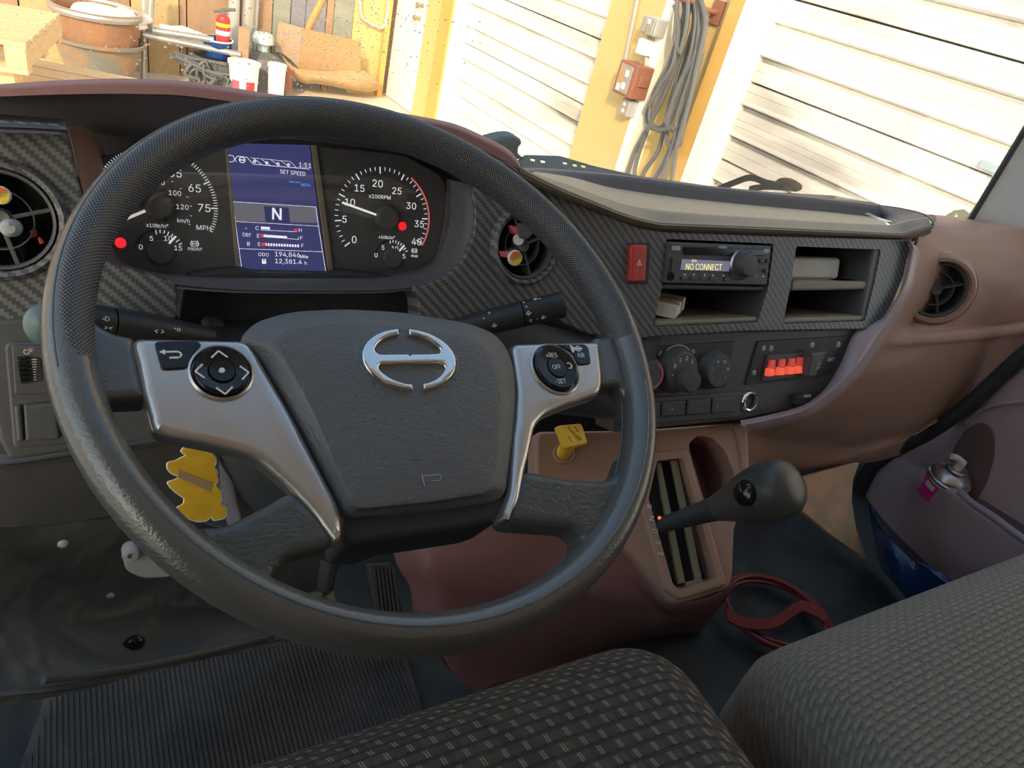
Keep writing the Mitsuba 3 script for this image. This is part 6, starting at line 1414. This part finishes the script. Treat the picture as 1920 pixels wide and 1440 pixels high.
# blue bag
solo('blue_bag', patch([[(1628, 945, ('z', -.84)), (1642, 975, ('z', -.84)), (1668, 1008, ('z', -.83)), (1702, 1040, ('z', -.83)), (1750, 1075, ('z', -.82)), (1796, 1106, ('z', -.82))], [(1634, 985, ('z', -.86)), (1652, 1018, ('z', -.85)), (1680, 1045, ('z', -.84)), (1710, 1070, ('z', -.845)), (1750, 1090, ('z', -.84)), (1790, 1112, ('z', -.84))], [(1640, 1020, ('z', -.9)), (1662, 1060, ('z', -.89)), (1690, 1090, ('z', -.87)), (1715, 1110, ('z', -.88)), (1745, 1120, ('z', -.88)), (1780, 1130, ('z', -.88))], [(1655, 1070, ('z', -.945)), (1690, 1110, ('z', -.945)), (1715, 1135, ('z', -.945)), (1730, 1155, ('z', -.945)), (1750, 1165, ('z', -.945)), (1780, 1170, ('z', -.945))]], 40, 30, .01), 'm_bluebag', 'shiny dark blue bag lying against the passenger door', 'bag', smooth=True)
# red hose coil with a cross strand on the dark floor
rh = thing('red_hose', 'coil of red hose lying on the dark passenger floor', 'hose')
for k, (dx, dy) in enumerate(((0, 0), (5, 5), (-5, 3), (3, -5), (-3, -8))):
    th = np.linspace(0, 2*np.pi, 60, endpoint=False)
    pts = []
    for t in th:
        x, y = 1455 + (98+dx)*math.cos(t), 1150 + (72+dy)*math.sin(t)
        xr, yr = 1455 + (x-1455)*.97 - (y-1150)*(-.25), 1150 + (y-1150)*.9 + (x-1455)*.2
        pts.append(hz(xr, yr, CAB+.012+.009*(k % 3)))
    part(rh, 'coil', tube(pts, .0045, True, 8), 'm_hosered')
for k in range(4):
    part(rh, 'cross_strand', stube([hz(x, y+k*5, CAB+.034+.002*k) for x, y in ((1362, 1145), (1400, 1162), (1450, 1160), (1500, 1130), (1548, 1150))], .0045, 40, 8), 'm_hosered')

# ------------------------------------------------------------------ seats
def cushion(x0, x1, y0, y1, z0, z1, r, crown=.02, n=70, m=60):
    """A rounded seat cushion: a superellipse box with a crowned top."""
    cx, cy, cz = (x0+x1)/2, (y0+y1)/2, (z0+z1)/2; a, b, c = (x1-x0)/2, (y1-y0)/2, (z1-z0)/2
    box_ = trimesh.creation.box((2, 2, 2))
    for _ in range(5): box_ = box_.subdivide()
    v = box_.vertices*np.array([a, b, c])
    q = np.clip(v, -np.array([a-r, b-r, c-min(r, c*.95)]), np.array([a-r, b-r, c-min(r, c*.95)]))
    d = v - q; l = np.linalg.norm(d, axis=1, keepdims=True); rr = np.where(l > 0, 1, 0)
    v = q + d/np.maximum(l, 1e-9)*np.array([r, r, min(r, c*.95)])*rr
    top = np.clip(v[:, 2]/c, 0, 1); v[:, 2] += crown*top*(1-(v[:, 0]/a)**2)*(1-(v[:, 1]/b)**2*.6)
    return trimesh.Trimesh(v + np.array([cx, cy, cz]), box_.faces, process=False)
def seat_uv(ms):
    v = ms.vertices; return np.stack([v[:, 0], v[:, 1] - v[:, 2]], 1)
ds = thing('driver_seat', 'driver seat in black cloth woven with small beige dashes', 'seat')
ms = cushion(-.06, DSX1, -.5, DSY, -.74, DSZ, .075, .012)
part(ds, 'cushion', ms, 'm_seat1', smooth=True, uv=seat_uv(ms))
part(ds, 'backrest', cushion(-.06, DSX1, -.62, -.5, -.6, .12, .06, 0), 'm_seat1', smooth=True, uv=None)
part(ds, 'base', rbox(FLR, .02, DSX1-.06, -.45, DSY-.12, 0, .24, .02), 'm_deep')
ps = thing('passenger_seat', 'passenger bench seat in grey ribbed cloth', 'seat')
ms = cushion(PSX, 1.42, -.5, PSY, -.74, PSZ, .07, .015)
part(ps, 'cushion', ms, 'm_seat2', smooth=True, uv=seat_uv(ms))
part(ps, 'backrest', cushion(PSX, 1.42, -.62, -.5, -.6, .12, .06, 0), 'm_seat2', smooth=True)
part(ps, 'base', rbox(FLR, PSX+.06, 1.36, -.45, PSY-.1, 0, .24, .02), 'm_deep')

GROUPS = {'air_vent': 'round dash vents', 'wooden_pallet': 'stacked wooden pallets', 'steel_pole': 'upright steel poles', 'white_bag': 'white bags in the drum', 'white_sack': 'white sacks on the pipe rack', 'switch_box': 'boxes on the pilaster', 'outlet_box': 'boxes on the pilaster', 'vent_freshener': 'clip-on vent fresheners', 'white_bucket': 'white buckets', 'conduit': 'grey conduits', 'windshield_wiper': 'windshield wipers'}
for k in labels:
    base = k[:-4] if k[-4:-3] == '_' and k[-3:].isdigit() else k
    if base in GROUPS and '__' not in k: labels[k]['group'] = GROUPS[base]
